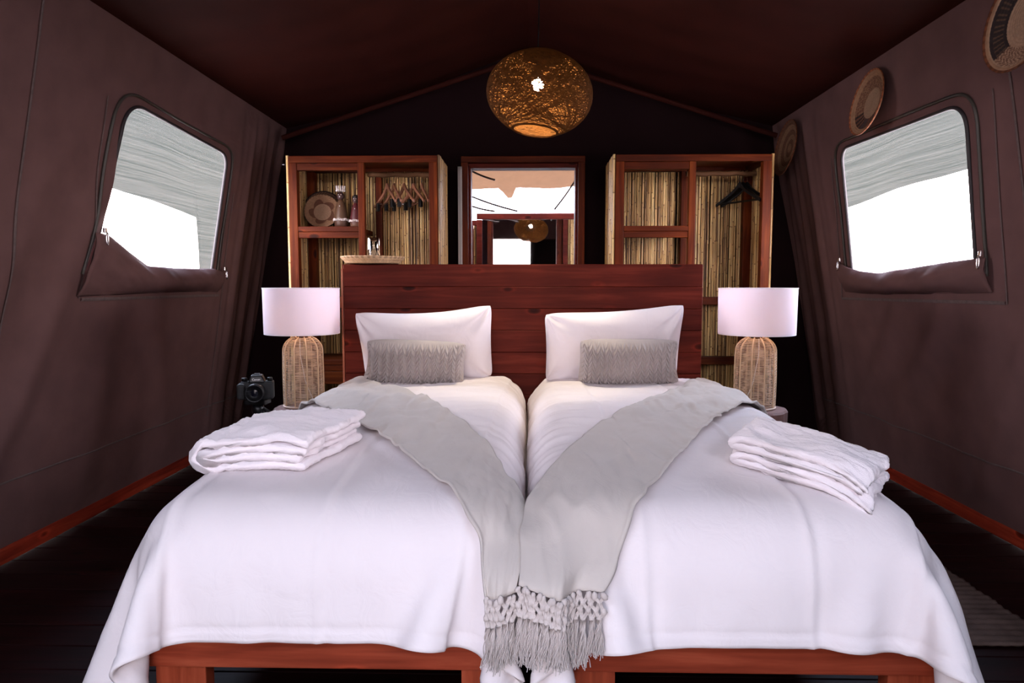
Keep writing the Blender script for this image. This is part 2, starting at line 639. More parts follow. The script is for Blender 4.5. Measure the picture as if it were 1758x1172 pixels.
def wall_fold(Y, z, side):
    """how far the canvas bulges into the room"""
    s = 11 if side < 0 else 31
    d = 0.020 * fbm(Y * 1.1, z * 1.0, s, 3)
    # long slack folds from the window corner towards the floor
    for (y0, z0, ang, w, a, l) in ((2.9, 1.0, 1.08, 0.085, 0.030, 1.0), (2.45, 0.9, 1.05, 0.07, 0.022, 0.8), (3.9, 0.75, 1.9, 0.10, 0.018, 0.7), (3.35, 0.7, 1.35, 0.12, 0.016, 0.6)) if side < 0 else \
            ((2.9, 0.85, 2.05, 0.08, 0.026, 0.9), (3.75, 0.75, 2.2, 0.09, 0.026, 0.8), (4.15, 0.8, 2.25, 0.07, 0.020, 0.7), (3.3, 0.6, 1.9, 0.12, 0.016, 0.6)):
        c, sn = math.cos(ang), math.sin(ang)
        u = (Y - y0) * c + (z - z0) * sn
        v = -(Y - y0) * sn + (z - z0) * c
        v = v + 0.05 * np.sin(u * 2.5 + y0)
        d = d + a * np.exp(-(v / w) ** 2) * np.exp(-(u / l) ** 4)
    # vertical gathers by the back corner
    g = sstep(4.35, 5.1, Y)
    d = d + g * 0.022 * (np.sin(Y * 34 + 2.5 * z) * 0.6 + np.sin(Y * 61 + 1.3 * z) * 0.4)
    # small puckers above the window
    d = d + 0.004 * np.sin(Y * 23 + 3 * fbm(Y * 2, z * 2, s + 3)) * sstep(2.0, 2.3, z)
    return d


def wall_pt(Y, z, side, off=0.0):
    Y = np.asarray(Y, float); z = np.asarray(z, float)
    x = side * (wx(z) - wall_fold(Y, z, side) * sstep(0.02, 0.25, z) * sstep(EAVE_Z + 0.02, EAVE_Z - 0.2, z) - off)
    return np.stack([x, Y + 0 * x, z + 0 * x], -1)


def rounded_poly(corners, radii, n=10):
    out = []
    m = len(corners)
    for i in range(m):
        p = np.array(corners[i], float); a = np.array(corners[i - 1], float); b = np.array(corners[(i + 1) % m], float)
        r = radii[i]
        da = (a - p) / np.linalg.norm(a - p); db = (b - p) / np.linalg.norm(b - p)
        s = p + da * r; e = p + db * r
        for k in range(n + 1):
            t = k / n
            out.append((1 - t) ** 2 * s + 2 * t * (1 - t) * p + t * t * e)
    return np.array(out)


def ray_poly(c, ang, poly):
    d = np.array([math.cos(ang), math.sin(ang)])
    best = 1e9
    for i in range(len(poly)):
        a = poly[i - 1] - c; b = poly[i] - c
        e = b - a
        den = d[0] * e[1] - d[1] * e[0]
        if abs(den) < 1e-12: continue
        t = (a[0] * e[1] - a[1] * e[0]) / den
        s = (a[0] * d[1] - a[1] * d[0]) / den
        if t > 0 and -1e-9 <= s <= 1 + 1e-9: best = min(best, t)
    return best


def side_wall(name, side, hole, label):
    c = hole.mean(0)
    rect = np.array([(FRONT_Y, 0.05), (BACK_Y + 0.06, 0.05), (BACK_Y + 0.06, EAVE_Z + 0.02), (FRONT_Y, EAVE_Z + 0.02)])
    angs = list(np.linspace(-PI, PI, 460, endpoint=False))
    angs += [math.atan2(p[1] - c[1], p[0] - c[0]) for p in rect]
    angs = np.array(sorted(angs))
    ri = np.array([ray_poly(c, a, hole) for a in angs])
    ro = np.array([ray_poly(c, a, rect) for a in angs])
    M = 64
    t = np.linspace(0, 1, M) ** 1.35
    R = ri[:, None] * (1 - t) + ro[:, None] * t
    Y = c[0] + R * np.cos(angs)[:, None]
    Z = c[1] + R * np.sin(angs)[:, None]
    P = wall_pt(Y, Z, side).reshape(-1, 3)
    F = grid_faces(len(angs), M, True, False)
    o = obj(name, P, F, 'canvas', None, True)
    tag(o, label, 'wall', kind='structure')
    return o


HOLE_L = rounded_poly([(3.15, 1.22), (4.37, 1.22), (4.33, 2.02), (3.26, 2.075)], [0.05, 0.05, 0.09, 0.16])
HOLE_R = rounded_poly([(3.15, 1.21), (4.34, 1.21), (4.22, 2.015), (3.07, 1.99)], [0.05, 0.05, 0.08, 0.13])
wall_l = side_wall('wall_left', -1, HOLE_L, 'dark brown canvas side wall on the left with a zipped window')
wall_r = side_wall('wall_right', 1, HOLE_R, 'dark brown canvas side wall on the right with a zipped window')


def strip(name, side, path, w, parent, mat='seam', off=0.004, th=0.003):
    p = resample(path, max(12, int(40 * np.linalg.norm(np.diff(np.array(path, float), axis=0), axis=1).sum())))
    tg = np.gradient(p, axis=0); tg /= np.linalg.norm(tg, axis=1, keepdims=True)
    nn = np.stack([-tg[:, 1], tg[:, 0]], 1)
    a = p + nn * w / 2; b_ = p - nn * w / 2
    A = wall_pt(a[:, 0], a[:, 1], side, off); B = wall_pt(b_[:, 0], b_[:, 1], side, off)
    m_ = wall_pt(p[:, 0], p[:, 1], side, off + th)
    V = np.stack([A, m_, B], 1).reshape(-1, 3)
    return obj(name, V, grid_faces(len(p), 3), mat, parent, True)


for side, par, segs in ((-1, wall_l, [([(2.64, 0.1), (2.66, 2.3)], 0.012), ([(FRONT_Y + .05, 0.37), (5.1, 0.37)], 0.010), ([(3.10, 1.14), (3.11, 2.05)], 0.008), ([(3.12, 1.135), (4.52, 1.135)], 0.016), ([(4.62, 0.3), (4.5, 1.8)], 0.006), ([(4.50, 1.15), (4.42, 2.05)], 0.008)]),
                        (1, wall_r, [([(2.78, 0.1), (2.80, 2.3)], 0.012), ([(FRONT_Y + .05, 0.37), (5.1, 0.37)], 0.010), ([(2.97, 1.12), (2.90, 2.0)], 0.008), ([(2.98, 1.125), (4.52, 1.115)], 0.016), ([(4.52, 1.12), (4.36, 2.0)], 0.008), ([(1.2, 0.1), (1.2, 2.3)], 0.010)])):
    for pth, w in segs:
        strip('seam', side, pth, w, par)


def window(n, side, hole, flap_top, flap_bot, label, tabs):
    # gauze pane set a little behind the canvas
    c = hole.mean(0)
    h = c + (hole - c) * 1.02
    P = wall_pt(h[:, 0], h[:, 1], side, -0.012)
    C = wall_pt(c[0], c[1], side, -0.012)[None]
    V = np.concatenate([P, C])
    F = [(i, (i + 1) % len(h), len(h)) for i in range(len(h))]
    w = obj('window_%d' % n, V, F, 'window_gauze')
    tag(w, label, 'window', kind='structure')
    p = wall_pt(hole[:, 0], hole[:, 1], side, 0.004)
    tube('binding', p, 0.009, 'binding', w, 6, True)
    # zipper track around top and sides
    off = []
    for q in hole:
        d = q - c
        off.append(q + np.array([np.sign(d[0]) * 0.075 * min(1, abs(d[0]) / 0.45), 0.045 if d[1] > 0.25 else 0.0]))
    off = np.array(off)
    k = len(off) // 4
    order = np.concatenate([off[2 * k - 3:], off[:3]])
    order = smooth_poly(resample(order, 80), 3)
    p = wall_pt(order[:, 0], order[:, 1], side, 0.006)
    tube('zipper_track', p, 0.0075, 'zipper', w, 6)
    # rolled-down canvas flap lying in a loose pocket along the sill
    ft = smooth_poly(resample(flap_top, 70), 2); fb = smooth_poly(resample(flap_bot, 70), 2)
    V = []
    nv = 26
    for j in range(nv):
        t = j / (nv - 1)
        q = ft * (1 - t) + fb * t
        s = np.linspace(0, 1, 70)
        bulge = 0.075 * np.sin(PI * min(1, t * 0.5 + 0.12 + 0.42 * t)) ** 0.8 * (0.35 + 0.65 * np.sin(PI * s) ** 0.5)
        bulge = bulge + 0.012 * fbm(q[:, 0] * 5, q[:, 1] * 16 + q[:, 0] * 6, 5 + n, 3) + 0.008
        if t > 0.98: bulge = bulge * 0 + 0.004
        V.append(wall_pt(q[:, 0], q[:, 1] - 0.02 * math.sin(PI * t) * np.sin(PI * s), side, bulge))
    V = np.stack(V, 1).reshape(-1, 3)
    fl = obj('rolled_flap', V, grid_faces(70, nv), 'canvas', w, True)
    solidify(fl, 0.006, 0)
    # zip pulls
    for (yy, zz) in tabs:
        mb = MB()
        b0 = wall_pt(yy, zz, side, 0.030)
        mb.add(*box_geo(b0[0] - .006, b0[0] + .006, b0[1] - .010, b0[1] + .010, b0[2] - .012, b0[2] + .012, 0.003))
        ring = [b0 + np.array([-side * 0.010, 0.008 * math.cos(a), -0.038 + 0.028 * math.sin(a)]) for a in np.linspace(0, 2 * PI, 20, endpoint=False)]
        mb.add(*tube_geo(ring, 0.0030, 6, True))
        mb.build('zip_pull', 'steel', w)
    return w


window(1, -1, HOLE_L, [(3.09, 1.44), (3.22, 1.435), (3.40, 1.355), (3.56, 1.30), (3.85, 1.296), (4.36, 1.305), (4.50, 1.285)], [(3.08, 1.15), (3.6, 1.16), (4.0, 1.165), (4.50, 1.16)],
       'left canvas window with gauze pane, flap rolled down below it', [(3.155, 1.455), (4.50, 1.31)])
window(2, 1, HOLE_R, [(3.04, 1.32), (3.15, 1.315), (3.5, 1.295), (3.94, 1.268), (4.15, 1.285), (4.30, 1.31), (4.45, 1.345)], [(3.05, 1.17), (3.5, 1.16), (4.0, 1.15), (4.46, 1.16)],
       'right canvas window with gauze pane, flap rolled down below it', [(3.06, 1.34), (4.42, 1.365)])


# ---- roof, back gable, front
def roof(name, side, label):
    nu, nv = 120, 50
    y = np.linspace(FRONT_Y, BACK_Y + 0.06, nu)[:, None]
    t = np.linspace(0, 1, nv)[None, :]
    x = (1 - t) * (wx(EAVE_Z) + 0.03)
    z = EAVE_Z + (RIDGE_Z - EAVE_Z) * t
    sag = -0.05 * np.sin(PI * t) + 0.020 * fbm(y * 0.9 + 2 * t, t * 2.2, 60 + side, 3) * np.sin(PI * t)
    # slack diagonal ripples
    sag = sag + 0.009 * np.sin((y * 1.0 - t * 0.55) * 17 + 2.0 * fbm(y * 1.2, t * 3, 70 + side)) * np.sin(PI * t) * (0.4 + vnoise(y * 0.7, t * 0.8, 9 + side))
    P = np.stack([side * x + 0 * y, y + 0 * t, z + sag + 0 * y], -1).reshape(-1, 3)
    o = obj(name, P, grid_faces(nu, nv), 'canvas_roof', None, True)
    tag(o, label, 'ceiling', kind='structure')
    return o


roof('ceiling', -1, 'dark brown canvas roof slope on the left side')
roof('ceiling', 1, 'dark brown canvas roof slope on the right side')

DX0, DX1, DZ = -0.49, 0.425, 2.15     # doorway to the washroom
mb = MB()


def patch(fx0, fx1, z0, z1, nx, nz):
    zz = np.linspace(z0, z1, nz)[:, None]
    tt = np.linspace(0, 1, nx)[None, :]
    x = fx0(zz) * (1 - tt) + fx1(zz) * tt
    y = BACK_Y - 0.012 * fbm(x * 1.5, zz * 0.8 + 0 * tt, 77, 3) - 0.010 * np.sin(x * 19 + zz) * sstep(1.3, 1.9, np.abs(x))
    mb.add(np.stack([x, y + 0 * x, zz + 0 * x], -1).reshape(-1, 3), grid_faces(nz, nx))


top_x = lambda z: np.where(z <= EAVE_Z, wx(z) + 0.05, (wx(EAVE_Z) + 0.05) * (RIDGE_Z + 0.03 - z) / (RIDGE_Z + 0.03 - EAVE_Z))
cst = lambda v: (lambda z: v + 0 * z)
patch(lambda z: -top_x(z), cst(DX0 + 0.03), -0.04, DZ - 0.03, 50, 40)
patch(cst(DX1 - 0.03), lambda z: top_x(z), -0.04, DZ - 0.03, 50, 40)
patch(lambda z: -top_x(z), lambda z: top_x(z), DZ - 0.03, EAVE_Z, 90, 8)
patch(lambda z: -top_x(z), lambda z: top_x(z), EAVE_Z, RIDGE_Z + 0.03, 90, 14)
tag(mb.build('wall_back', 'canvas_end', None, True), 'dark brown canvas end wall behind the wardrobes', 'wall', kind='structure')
mb = MB()
y = FRONT_Y
def fq(x0a, x0b, x1a, x1b, z0, z1):     # quad from z0 (x0a..x1a) to z1 (x0b..x1b), mirrored both sides
    for sg in (-1, 1):
        mb.add([(sg * x0a, y, z0), (sg * x1a, y, z0), (sg * x1b, y, z1), (sg * x0b, y, z1)], [(0, 1, 2, 3)])


V0, V1, VXA, VXB = 1.98, 2.36, 0.90, 1.75        # unseen high vents, added to bring more daylight down on the beds
fq(OPEN_X, OPEN_X, wx(0), wx(V0), 0, V0)
fq(OPEN_X, OPEN_X, VXA, VXA, V0, V1)
fq(VXB, VXB, wx(V0), wx(V1), V0, V1)
fq(0, 0, OPEN_X, OPEN_X, OPEN_Z, V1)
fq(0, 0, wx(V1), 0, V1, RIDGE_Z)
mb.add([(FLAP0, y, 0), (FLAP1, y, 0), (FLAP1, y, OPEN_Z), (FLAP0, y, OPEN_Z)], [(0, 1, 2, 3)])
tag(mb.build('wall_front', 'canvas'), 'open canvas front of the tent behind the viewer', 'wall', kind='structure')

dm = obj('front_dimmer', [(-OPEN_X, FRONT_Y + 0.01, 0), (OPEN_X, FRONT_Y + 0.01, 0), (OPEN_X, FRONT_Y + 0.01, OPEN_Z), (-OPEN_X, FRONT_Y + 0.01, OPEN_Z)], [(0, 1, 2, 3)], 'dimmer_gauze')  # unseen sheet added to cut the front light on the beds
tag(dm, 'unseen gauze added across the tent front to dim the daylight', 'door', kind='structure')

for i, s in enumerate((-1, 1)):
    pr = tube('trim_%d' % (i + 1), resample([(s * 1.80, 5.08, EAVE_Z - 0.10), (s * 0.02, 5.08, RIDGE_Z - 0.12)], 12), 0.019, 'canvas_roof')
    tag(pr, 'dark gable pole under the %s roof slope' % ('left' if s < 0 else 'right'), 'pole', kind='structure')

P = []
for yv in np.linspace(FRONT_Y - 0.1, BACK_Y + 0.05, 20):
    for xv, zv in ((-2.16, 2.44), (-1.1, 2.80), (0, 3.14), (1.1, 2.80), (2.16, 2.44)):
        P.append((xv, yv, zv))
fs = obj('sun_block_fly', P, grid_faces(20, 5), 'canvas_roof')  # added overhang, keeps strips of sun from falling through the windows
tag(fs, 'unseen canvas sheet added above the tent roof to block the sun', 'fly sheet', kind='structure')

# floor of boards
fl = box('floor', -2.32, 2.32, FRONT_Y, 8.0, -0.08, -0.024, 'deck', None, 0)
tag(fl, 'dark red-brown boarded floor', 'floor', kind='structure')
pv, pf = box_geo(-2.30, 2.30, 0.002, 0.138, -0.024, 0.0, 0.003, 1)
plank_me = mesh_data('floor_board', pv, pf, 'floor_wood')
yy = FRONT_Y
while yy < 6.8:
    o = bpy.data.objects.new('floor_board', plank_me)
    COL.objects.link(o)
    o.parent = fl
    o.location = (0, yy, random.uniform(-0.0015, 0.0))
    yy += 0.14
for s, nm in ((-1, 'left'), (1, 'right')):
    x0, x1 = sorted((s * 2.285, s * 2.255))
    o = box('baseboard_' + nm, x0, x1, FRONT_Y, BACK_Y, 0.001, 0.075, 'lit_skirting_wood', None, 0.004)
    tag(o, 'red timber skirting, brightened in colour as if lit from outside, along the %s canvas wall' % nm, 'skirting', kind='structure')

# ---- outside: ground and shade nets either side
g = obj('ground', [(-60, -60, -0.45), (60, -60, -0.45), (60, 60, -0.45), (-60, 60, -0.45)], [(0, 1, 2, 3)], 'sand')
tag(g, 'pale sandy ground outside the tent', 'ground', kind='structure')


def net(name, side, outline, label):
    """outline: lower edge z over y; sheet hangs from the fly roof"""
    ny, nz = 130, 30
    ys = np.linspace(outline[0][0], outline[-1][0], ny)
    lo = np.interp(ys, [p[0] for p in outline], [p[1] for p in outline])
    t = np.linspace(0, 1, nz)[None, :]
    z = lo[:, None] * (1 - t) + 3.2 * t
    x = 4.2 + 0.03 * fbm(ys[:, None] * 1.3, z * 1.5, 41, 3) + 0.02 * np.sin(ys[:, None] * 3)
    P = np.stack([side * x, ys[:, None] + 0 * z, z], -1).reshape(-1, 3)
    o = obj(name, P, grid_faces(ny, nz), 'shade_net', None, True)
    return o


n1 = net('shade_net', -1, [(5.2, 2.26), (6.85, 2.19), (7.64, 2.14), (8.71, 2.055), (8.73, 0.6), (11.5, 0.6)], '')
tag(n1, 'grey-green shade net hanging outside the left window', 'shade net')
n2 = net('shade_net', 1, [(5.2, 2.34), (6.73, 2.31), (7.85, 2.29), (8.6, 2.25), (9.17, 2.22), (11.5, 2.2)], '')
tag(n2, 'grey-green shade net hanging outside the right window', 'shade net')


# ================================================================== reeds
def reed_panel(name, p0, du, width, z0, z1, parent, seed, dia=0.0115, depth=None):
    """a mat of upright split reeds from p0 along the unit direction du"""
    rs = np.random.RandomState(seed)
    du = np.array([du[0], du[1], 0.0]); dn = np.array([-du[1], du[0], 0.0])
    V = []; F = []; A = []; n0 = 0
    x = 0.0
    ns = 5
    ang = np.linspace(0, 2 * PI, ns, endpoint=False) + 0.3
    while x < width:
        d = dia * rs.uniform(0.72, 1.3)
        if x + d > width + 0.003: break
        base = rs.uniform(0.25, 1.0) if rs.rand() < 0.85 else rs.uniform(0.0, 0.3)
        zs = [z0]; kn = [0]
        zc = z0 + rs.uniform(0.02, 0.2)
        while zc < z1 - 0.01:
            zs += [zc - 0.006, zc, zc + 0.006]; kn += [0, 1, 0]
            zc += rs.uniform(0.16, 0.34)
        zs.append(z1); kn.append(0)
        zs = np.array(zs); kn = np.array(kn)
        r = d * 0.5 * (1 + 0.16 * kn)
        cx = x + d / 2 + 0.0012 * np.cumsum(rs.randn(len(zs))) * 0.4
        off = rs.uniform(-0.0015, 0.0015)
        P = p0 + cx[:, None, None] * du + (off + r[:, None, None] * np.sin(ang)[None, :, None]) * dn + (r[:, None, None] * np.cos(ang)[None, :, None]) * du
        P = np.broadcast_to(P, (len(zs), ns, 3)).copy()
        P[:, :, 2] = zs[:, None]
        V.append(P.reshape(-1, 3))
        A.append(np.repeat(np.clip(base + 0.12 * rs.randn(len(zs)) - 0.75 * kn, 0, 1), ns))
        F.append(grid_faces(len(zs), ns, False, True) + n0)
        n0 += len(zs) * ns
        x += d * 0.97
    o = obj(name, np.concatenate(V), np.concatenate(F), 'reed', parent, True)
    fattr(o, 'shade', np.concatenate(A))
    o['kind'] = 'stuff'
    return o


# ================================================================== wardrobes
def wardrobe(x0, x1, xm, long_side, label, seed):
    """open timber frame clad in reeds; long_side = side of the hanging space"""
    y0, y1, zt, p = 4.65, 5.12, 2.07, 0.058
    root = empty('wardrobe', ((x0 + x1) / 2, (y0 + y1) / 2, 0))
    tag(root, label, 'wardrobe', 'open reed-backed wardrobes')
    for (a, b_) in ((x0, y0), (x1 - p, y0), (x0 + 0.0, y1 - p - 0.02), (x1 - p, y1 - p - 0.02)):
        box('corner_post', a, a + p, b_, b_ + p, 0, zt - 0.045, 'cabinet_post_wood', root)
    box('divider_post', xm, xm + 0.045, y0, y0 + 0.05, 0, zt - 0.045, 'cabinet_post_wood', root)
    box('divider_post', xm + (0.035 if long_side > 0 else -0.035), xm + 0.045 + (0.035 if long_side > 0 else -0.035), y1 - p - 0.02, y1 - 0.03, 0, zt - 0.045, 'cabinet_post_wood', root)
    box('top_board', x0, x1, y0, y0 + 0.055, zt - 0.045, zt, 'cabinet_rail_wood', root)
    box('top_board', x0, x1, y1 - 0.08, y1 - 0.02, zt - 0.045, zt, 'cabinet_rail_wood', root)
    for xx in (x0, x1 - 0.055):
        box('top_board', xx, xx + 0.055, y0 + 0.055, y1 - 0.08, zt - 0.045, zt, 'cabinet_side_wood', root)
    v, f = box_geo(x0 + 0.05, x1 - 0.05, y0 + 0.055, y1 - 0.08, zt - 0.020, zt - 0.004, 0)
    obj('roof_board', v, f, 'cabinet_rail_wood', root)
    # shelf compartment
    if long_side > 0:
        sx0, sx1 = x0 + p, xm
        lx0, lx1 = xm + 0.045, x1 - p
    else:
        sx0, sx1 = xm + 0.045, x1 - p
        lx0, lx1 = x0 + p, xm
    box('head_rail', sx0, sx1, y0 + 0.004, y0 + 0.05, zt - 0.095, zt - 0.047, 'cabinet_rail_wood', root)
    for zs in (1.60, 1.125, 0.69, 0.25):
        box('shelf_board', sx0, sx1, y0 + 0.002, y1 - 0.03, zs - 0.036, zs, 'cabinet_rail_wood', root)
        box('shelf_rail', sx0, sx1, y0 + 0.006, y0 + 0.045, zs - 0.078, zs - 0.037, 'cabinet_rail_wood', root)
    for zs in (1.10, 0.66):
        if x0 > 0:
            box('shelf_rail', lx0, lx1, y1 - 0.09, y1 - 0.03, zs - 0.04, zs + 0.018, 'cabinet_rail_wood', root)
        elif zs < 1:
            box('shelf_rail', lx0, lx1, y0 + 0.006, y0 + 0.045, zs - 0.04, zs + 0.03, 'cabinet_rail_wood', root)
            box('shelf_rail', sx0, sx1, y0 + 0.006, y0 + 0.045, zs - 0.14, zs - 0.05, 'cabinet_rail_wood', root)
    # hanging pole
    zp = 1.975
    n = 16
    path = [(lx0 - 0.02 + (lx1 - lx0 + 0.04) * i / (n - 1), (y0 + y1) / 2 - 0.03, zp + 0.003 * math.sin(i * 1.3)) for i in range(n)]
    tube('hanging_pole', path, [0.018 + 0.0015 * math.sin(i * 2.1) for i in range(n)], 'pole_wood', root, 10)
    # reed cladding
    reed_panel('reed_back', (x0 + 0.01, y1 - 0.010, 0), (1, 0), x1 - x0 - 0.02, 0.02, zt - 0.01, root, seed)
    reed_panel('reed_side', (x0 - 0.008, y0 + 0.005, 0), (0, 1), y1 - y0, 0.02, zt + 0.004, root, seed + 1, 0.016)
    reed_panel('reed_side', (x1 + 0.008, y0 + 0.005, 0), (0, 1), y1 - y0, 0.02, zt + 0.004, root, seed + 2, 0.016)
    return root, zp, (y0 + y1) / 2 - 0.03


_, ZP, YP = wardrobe(-1.615, -0.605, -1.145, 1, 'open reed-backed wardrobe on the left holding baskets, dolls and wooden hangers', 3)
wardrobe(0.590, 1.625, 1.08, 1, 'open reed-backed wardrobe on the right with only black hangers', 13)


# ================================================================== doorway, washroom beyond
dr = empty('door_1', ((DX0 + DX1) / 2, 5.2, 0))
tag(dr, 'wooden door frame in the end wall opening to the washroom', 'door frame', kind='structure')
box('jamb', DX0, DX0 + 0.05, 5.12, 5.30, 0, DZ - 0.045, 'cabinet_post_wood', dr)
box('jamb', DX1 - 0.05, DX1, 5.12, 5.30, 0, DZ - 0.045, 'cabinet_post_wood', dr)
box('lintel', DX0, DX1, 5.12, 5.30, DZ - 0.045, DZ, 'cabinet_rail_wood', dr)
box('inner_jamb', DX0 + 0.05, DX0 + 0.068, 5.17, 5.30, 0, DZ - 0.063, 'headboard_wood', dr)
box('inner_jamb', DX1 - 0.068, DX1 - 0.05, 5.17, 5.30, 0, DZ - 0.063, 'headboard_wood', dr)
box('inner_lintel', DX0 + 0.05, DX1 - 0.05, 5.17, 5.30, DZ - 0.078, DZ - 0.045, 'headboard_wood', dr)
# a curtain edge of pale cloth just outside the left jamb
v = []
for i in range(10):
    for j in range(24):
        z = 0.02 + (2.07 - 0.02) * j / 23
        v.append((DX0 - 0.022 + 0.028 * i / 9, 5.11 + 0.006 * math.sin(i * 2.2 + z * 1.5) - 0.02, z))
cu = obj('curtain', v, grid_faces(10, 24), 'fly_canvas', None, True)
solidify(cu, 0.004)
tag(cu, 'narrow strip of pale curtain beside the left door jamb', 'curtain')

mw = empty('wall_washroom', (0, 6.95, 0))
tag(mw, 'reed screen wall at the far end of the washroom', 'wall', kind='structure')
reed_panel('reed_screen', (-1.7, 6.95, 0), (1, 0), 3.4, 0.0, 1.82, mw, 51, 0.02)
box('screen_rail', -1.7, 1.7, 6.90, 6.935, 1.80, 1.85, 'headboard_wood', mw)
box('screen_post', -0.585, -0.54, 6.89, 6.93, 0, 1.80, 'headboard_wood', mw)
for s in (-1, 1):
    w = obj('wall_washroom', [(s * 1.72, 5.28, 0), (s * 1.72, 7.9, 0), (s * 1.72, 7.9, 1.7), (s * 1.72, 5.28, 2.3)], [(0, 1, 2, 3)], 'canvas')
    tag(w, 'dark canvas side wall of the washroom on the %s' % ('left' if s < 0 else 'right'), 'wall', kind='structure')
# reed cladding on the washroom face of the end wall, right of the doorway
cl = empty('wall_reed_cladding', (0.9, 5.36, 0))
tag(cl, 'reed cladding with timber posts on the washroom side of the end wall', 'wall', kind='structure')
reed_panel('reed_mat', (0.45, 5.345, 0), (1, 0), 1.2, 0.0, 2.05, cl, 61, 0.013)
for xx in (0.43, 0.73, 1.05):
    box('screen_post', xx, xx + 0.06, 5.355, 5.40, 0, 2.1, 'headboard_wood', cl)
# sunlit fly over the washroom
ny, nx = 40, 60
P = []
for i in range(ny):
    for j in range(nx):
        yv = 5.30 + 2.5 * i / (ny - 1); xv = -2.0 + 4.0 * j / (nx - 1)
        P.append((xv, yv, 2.62 - 0.313 * (yv - 5.3) - 0.05 * math.sin(PI * i / (ny - 1)) + 0.03 * float(fbm(xv * 1.5, yv * 1.5, 91))))
rf = obj('ceiling_washroom', P, grid_faces(ny, nx), 'fly_canvas', None, True)
tag(rf, 'sunlit pale canvas fly stretched over the washroom', 'ceiling', kind='structure')
P = []
nx2 = 90
for i in range(ny):
    for j in range(nx2):
        xv = -1.9 + 3.8 * j / (nx2 - 1)
        edge = 6.62 + 0.015 * math.sin(xv * 9) + (0.24 * (1 - ((xv + 0.185) / 0.055) ** 6) if abs(xv + 0.185) < 0.052 else 0)
        yv = 5.32 + (edge - 5.32) * i / (ny - 1)
        P.append((xv, yv, 2.585 - 0.313 * (yv - 5.3) - 0.05 * math.sin(PI * (yv - 5.3) / 2.5) + 0.03 * float(fbm(xv * 1.5, yv * 1.5, 91)) + 0.008 * float(fbm(xv * 9, yv * 7, 17))))
bl = obj('burlap_lining', P, grid_faces(ny, nx2), 'burlap', None, True)
tag(bl, 'tan burlap lining with a ragged edge under the washroom fly', 'burlap')
for i, (a, b_, lab) in enumerate((((-0.55, 6.0, 2.225), (-0.28, 6.0, 2.11), 'short dark rope across the burlap under the washroom fly'), ((-0.60, 6.4, 2.055), (-0.09, 6.4, 1.885), 'long dark rope slanting under the left of the washroom fly'), ((-0.60, 6.4, 1.965), (-0.30, 6.4, 1.885), 'lowest dark rope at the left of the washroom fly'), ((0.47, 6.4, 2.21), (0.25, 6.4, 1.90), 'dark rope slanting under the right of the washroom fly'))):
    pth = [np.array(a) * (1 - k / 12) + np.array(b_) * k / 12 - np.array([0, 0, 0.012 * math.sin(PI * k / 12)]) for k in range(13)]
    tag(tube('guy_rope', pth, 0.009, 'rope', None, 6), lab, 'rope', 'ropes under the washroom fly')
# framed mirror, leaning slightly forward
mi = empty('mirror', (0.0, 6.86, 0.95))
tag(mi, 'large wood-framed mirror on the washroom wall', 'mirror')
mi.rotation_euler = (math.radians(-0.72), 0, 0)


def mirror_box(nm, x0, x1, y0, y1, z0, z1, mat, bev=0.004):
    v, f = box_geo(x0, x1, y0, y1, z0, z1, bev)
    o = bpy.data.objects.new(nm, mesh_data(nm, v, f, mat))
    COL.objects.link(o)
    o.parent = mi


mirror_box('frame_side', -0.505, -0.45, -0.02, 0.02, 0, 0.90, 'headboard_wood')
mirror_box('frame_side', 0.49, 0.545, -0.02, 0.02, 0, 0.90, 'headboard_wood')
mirror_box('frame_top', -0.505, 0.545, -0.02, 0.02, 0.905, 0.965, 'headboard_wood')
mirror_box('frame_bottom', -0.505, 0.545, -0.02, 0.02, -0.06, -0.002, 'headboard_wood')
mirror_box('looking_glass', -0.449, 0.489, -0.004, 0.004, 0.0, 0.903, 'silvered', 0)

# ================================================================== headboard
HB0, HB1, HBY, HBT = -1.0, 0.935, 3.66, 1.314
hb = empty('headboard', ((HB0 + HB1) / 2, HBY + 0.1, 0))
tag(hb, 'wide dark red-brown headboard of horizontal planks behind both beds', 'headboard')
zz = HBT - 0.004
k = 0
while zz > 0.15:
    h = 0.117
    nm = 'plank'
    z0_ = zz - h
    v, f = box_geo(HB0 + 0.012, HB1 - 0.002, HBY, HBY + 0.022, z0_ + 0.0012, zz, 0.0025, 1)
    v = np.array(v)
    v[:, 1] += random.uniform(-0.0012, 0.0012)
    obj(nm, v, f, 'headboard_wood', hb)
    zz = z0_
    k += 1
box('light_stop_board', HB0 + 0.012, HB1 - 0.023, HBY + 0.025, HBY + 0.035, 0.05, HBT - 0.025, 'headboard_wood', hb, 0)  # added behind the planks to stop light showing through their gaps
box('top_board', HB0, HB1, HBY + 0.023, HBY + 0.22, HBT - 0.022, HBT, 'headboard_wood', hb, 0.003)
box('side_board', HB0, HB0 + 0.011, HBY - 0.001, HBY + 0.22, 0.0, HBT - 0.0225, 'headboard_lit_edge_wood', hb, 0.002)
box('side_board', HB1 - 0.022, HB1, HBY + 0.023, HBY + 0.22, 0.0, HBT - 0.0225, 'headboard_lit_edge_wood', hb, 0.002)

# ================================================================== beds
FOOT_Y = 1.555


